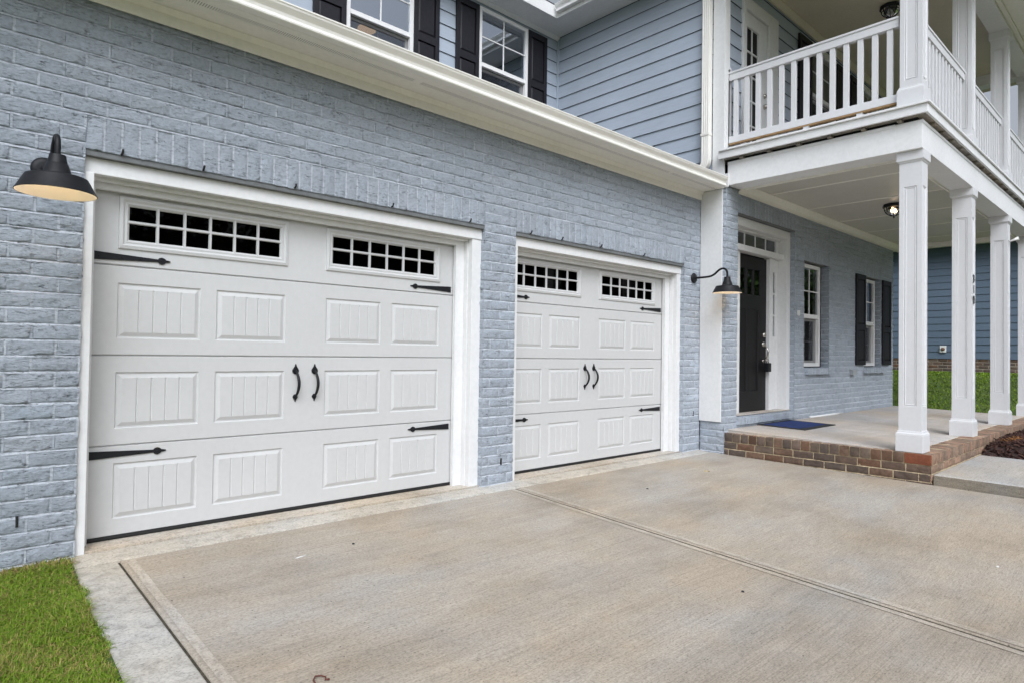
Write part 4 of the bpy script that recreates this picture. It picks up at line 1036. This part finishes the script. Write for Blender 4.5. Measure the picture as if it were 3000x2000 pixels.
pts = [(-.03, -.02, .006), (-.028, .008, .010), (-.012, .026, .013), (.010, .022, .010), (.022, .006, .007), (.012, -.010, .006), (.026, -.016, .006)]
m_.tube(pts, [.0028, .003, .003, .003, .0028, .003, .005], 6); o = m_.build('twig', TWIG); o.location = (x, y, ground(x, y)-.001); tag(o, 'curled reddish twig on the driveway at the bottom of the photo', 'twig')
m_ = MB(); m_.tube([(-.035, -.004, .003), (-.012, -.002, .004), (.006, .004, .003), (.036, .010, .004)], [.002, .0035, .003, .002], 6); o = m_.build('paper_scrap', SCRAP); o.location = (.915, -.86, ground(.915, -.86)); tag(o, 'thin white paper scrap on the driveway before the nearer garage door', 'scrap')

# ================================================================== GRASS, MULCH
def blades(n, xr, yr, hf, colf, keep, zf, width=.0028, lean=.55, root=.55):
    x = rng.uniform(*xr, n); y = rng.uniform(*yr, n); k = keep(x, y); x, y = x[k], y[k]; n = len(x)
    h = hf(x, y)*rng.uniform(.55, 1.25, n); a = rng.uniform(0, 2*PI, n); l = h*lean*rng.uniform(.2, 1.9, n); wd = width*rng.uniform(.7, 1.4, n)
    z = np.array([zf(p, q) for p, q in zip(x, y)])
    dx, dy = np.cos(a), np.sin(a); px, py = -dy*wd, dx*wd
    V = np.empty((n, 6, 3))
    for j, (t, wk_) in enumerate(((0, 1), (.55, .8))):
        bx_, by_ = x+dx*l*t*t, y+dy*l*t*t; bz = z+h*t*(1-.12*t*lean)
        V[:, 2*j] = np.stack([bx_-px*wk_, by_-py*wk_, bz], 1); V[:, 2*j+1] = np.stack([bx_+px*wk_, by_+py*wk_, bz], 1)
    tx, ty = x+dx*l, y+dy*l; tz = z+h*np.clip(1-.35*(l/h-.4), .25, 1)
    V[:, 4] = np.stack([tx-px*.1, ty-py*.1, tz], 1); V[:, 5] = np.stack([tx+px*.1, ty+py*.1, tz], 1)
    base = (np.arange(n)*6)[:, None]
    Fq = np.concatenate([base+np.array([[0, 1, 3, 2]]), base+np.array([[2, 3, 5, 4]])]).reshape(-1, 4)
    C = np.repeat(colf(x, y, n), 6, axis=0); sh = np.tile(np.array([root, root, .9, .9, 1.15, 1.15]), n)[:, None]  # roots darker, tips lighter: shading of the turf put into blade colour
    return V.reshape(-1, 3), Fq, C*sh
def gcol(x, y, n):
    t = rng.random(n)[:, None]; c = np.array([.10, .20, .012])*(1-t) + np.array([.215, .30, .024])*t
    pat = np.sin(x*7+2*np.sin(y*4.3))*np.cos(y*6.1+1.7*np.sin(x*3.1)); d = (rng.random(n) < (.18+.20*(pat > .35)+.40*(y > -.30)))[:, None]
    straw = np.array([.36, .27, .10])*rng.uniform(.6, 1.2, n)[:, None]
    return np.where(d, straw, c)
def gedge(x, y): return -.105-(np.maximum(0, -y-.33)*.035)-.012*np.sin(y*11)-.008*np.sin(y*29)
lz = lambda x, y: ground(x, y)-.006
V, Fq, C = blades(120000, (-1.35, -.03), (-2.5, -.20), lambda x, y: .030+.010*np.sin(x*9)*np.sin(y*8), gcol, lambda x, y: x < gedge(x, y)+rng.normal(0, .008, len(x)), lz, .0015, 1.15)
tag(fast_mesh('lawn_grass', V, Fq, C, GRASSM), 'green lawn grass with straw patches beside the driveway edging', 'grass', kind='stuff')
def ncol(x, y, n):
    t = rng.random(n)[:, None]; c = np.array([.10, .19, .012])*(1-t) + np.array([.19, .275, .020])*t
    pat = (np.sin(x*1.3+y*2.2)*np.sin(y*1.7-x*.9))[:, None]; return c*(1+.22*pat)
V, Fq, C = blades(70000, (12.75, 18.5), (-3.4, 9.0), lambda x, y: .032+0*x, ncol, lambda x, y: x > 0, gh, .007, 1.0, .85)
tag(fast_mesh('side_lawn_grass', V, Fq, C, GRASSM), 'mown green lawn between the porch and the neighbouring house', 'grass', kind='stuff')
# mulch: chips heaped right of the walk
def mh(x, y): return -.02 + .11*max(0, min(1, (x-8.22)/.3))*(1+.25*math.sin(x*3.1)*math.cos(y*4)) + .06*max(0, 1-abs(y+3.0)/.7)*min(1, max(0, (x-8.25)*2))
mb_ = MB(); X = np.linspace(8.225, 13.5, 40); Y = np.linspace(-7.5, -2.668, 30); n = len(X)
mb_.add([(x, y, mh(x, y)) for y in Y for x in X], [(j*n+i, j*n+i+1, (j+1)*n+i+1, (j+1)*n+i) for j in range(len(Y)-1) for i in range(n-1)], smooth=True)
n = 9000; x = rng.uniform(8.23, 12.8, n); y = rng.uniform(-5.2, -2.675, n); z = np.array([mh(p, q) for p, q in zip(x, y)])+rng.uniform(.0, .022, n)
L_ = rng.uniform(.012, .045, n); W_ = rng.uniform(.004, .011, n); H_ = rng.uniform(.003, .008, n)
q1 = rng.uniform(0, 2*PI, n); q2 = rng.normal(0, .35, n)
u = np.stack([np.cos(q1)*np.cos(q2), np.sin(q1)*np.cos(q2), np.sin(q2)], 1); s = np.stack([-np.sin(q1), np.cos(q1), 0*q1], 1); t = np.cross(u, s)
ctr = np.stack([x, y, z], 1); V = np.empty((n, 8, 3))
for k, (a, b, c) in enumerate([(i, j, m) for i in (-1, 1) for j in (-1, 1) for m in (-1, 1)]): V[:, k] = ctr+u*(a*L_)[:, None]+s*(b*W_*(1 if a < 0 else .6))[:, None]+t*(c*H_)[:, None]
Fq = np.concatenate([(np.arange(n)*8)[:, None]+np.array([f]) for f in ((0,1,3,2),(4,6,7,5),(0,4,5,1),(2,3,7,6),(0,2,6,4),(1,5,7,3))])
cc = np.array([.045, .022, .017])*rng.uniform(.4, 1.9, n)[:, None]; fresh = (np.hypot((x-9.3)/.55, (y+2.84)/.10) < 1) & (rng.random(n) < .55)
cc[fresh] = np.array([.30, .13, .04])*rng.uniform(.6, 1.1, fresh.sum())[:, None]
mo = mb_.build('mulch_bed', soil_mat('mulch_base', (.02, .011, .009), (.05, .026, .02), 30)); tag(mo, 'dark mulch bed beside the walk', 'mulch bed', kind='structure')
tag(fast_mesh('bark_mulch', V.reshape(-1, 3), Fq, np.repeat(cc, 8, 0), MULCHM), 'dark brown bark mulch chips with an orange fresh patch right of the walk', 'mulch', kind='stuff')

# ================================================================== NEIGHBOURING HOUSE
nb = empty('neighbour_house', (18.6, 3, .76)); tag(nb, 'dark blue sided neighbouring house on a brown brick foundation beyond the porch', 'house')
NX = 18.6
def npart(mb, name, m, bevel=0):
    o = mb.build(name, m, nb, bevel); o.location = (-18.6, -3, -.76); return o
m_ = MB(); lap(m_, -3.4, 12, 1.14, 4.05, 1.14, .1778, [], lambda v, z, d: (NX+.012-d, v, z), .014); npart(m_, 'siding_wall', SIDN)
m_ = MB(); cells(m_, -3.4, 12, .5, 1.14, [], lambda v, z: (NX+.02, v, z), col=(.30, .26, .2)); brickwork(m_, lambda v, z, d: (NX+.02-d, v, z), -3.4, 12, .58, 1.14, .08, .213, [], lambda: tuple(q*1.1 for q in bcol()), nx=3, mcol=(.30, .26, .2))
npart(m_, 'foundation_wall', BRICKB)
m_ = MB(); m_.box(NX-.4, NX+.05, -3.8, 12.3, 4.0, 4.02); m_.box(NX-.43, NX-.4, -3.8, 12.3, 3.98, 4.16); npart(m_, 'eave', WHITEY)
m_ = MB(); m_.prism([(NX-.45, 4.17), (NX+5, 7.2), (NX+10.4, 4.17)], 'y', -3.8, 12.3); npart(m_, 'roof', SHINGLE)
m_ = MB(); m_.box(NX+.03, NX+10, -3.4, 12, .5, 4.1); npart(m_, 'house_body', SIDN)
m_ = MB(); m_.box(NX-.03, NX, -1.29-.12+.0, -1.29+.0, 1.14, 1.141)
m_ = MB(); m_.box(NX-.035, NX-.012, .02, .16, 1.30, 1.47); m_.build('tmp', PLATE) if False else None
o = npart(m_, 'vent_cover', PLATE, .004)
m_ = MB(); disc(m_, 0, 0, 0, .045, .03); 
m_.v = [(NX-.036+v[1]*1.0, .09+v[0], 1.385+v[2]) for v in m_.v]; npart(m_, 'vent_pipe', plain('vent_rust', (.16, .09, .06), .7))

# ================================================================== WOODLAND ACROSS THE STREET (seen in the window reflections)
def crown(cx, cy, h, r, n):
    k = 26; cl = rng.normal(0, 1, (k, 3)); cl /= np.linalg.norm(cl, axis=1)[:, None]; cl *= rng.uniform(.3, 1, (k, 1))
    cl = cl*np.array([r, r, h*.36])+np.array([cx, cy, h*.60])
    i = rng.integers(0, k, n); p = cl[i]+rng.normal(0, .30, (n, 3))*np.array([r, r, r*.8])*.8
    a = rng.uniform(0, 2*PI, n); b = rng.normal(0, .6, n); s = rng.uniform(.10, .26, n)
    u = np.stack([np.cos(a)*np.cos(b), np.sin(a)*np.cos(b), np.sin(b)], 1)*s[:, None]; v = np.stack([-np.sin(a), np.cos(a), rng.normal(0, .5, n)], 1)*(s*.6)[:, None]
    V = np.stack([p-u, p-v, p+u, p+v], 1); c = np.array([.075, .13, .025])*rng.uniform(.5, 1.5, (k, 1))[i]*rng.uniform(.7, 1.3, (n, 1))
    return V, np.repeat(c, 4, 0)
VV, CC = [], []; tv = MB()
for j in range(26):
    t = j/25; cx, cy = 2+52*t**1.1+rng.normal(0, 2), -30+21*t**1.6+rng.normal(0, 2); h = rng.uniform(7, 11.5); r = rng.uniform(2.2, 3.4)
    v, c = crown(cx, cy, h, r, 3800); v[..., 2] += -.7; VV.append(v.reshape(-1, 3)); CC.append(c)
    tv.tube([(cx, cy, -.9), (cx+.1, cy, h*.3), (cx, cy+.1, h*.7)], [.22, .16, .05], 8)
V = np.concatenate(VV); C = np.concatenate(CC); Fq = np.arange(len(V)).reshape(-1, 4)
o = fast_mesh('woodland', V, Fq, C, FOLM); tag(o, 'green woodland across the street, seen only in window reflections', 'woodland', kind='stuff')
t_ = tv.build('trunks', plain('bark', (.06, .045, .035), .9), o)
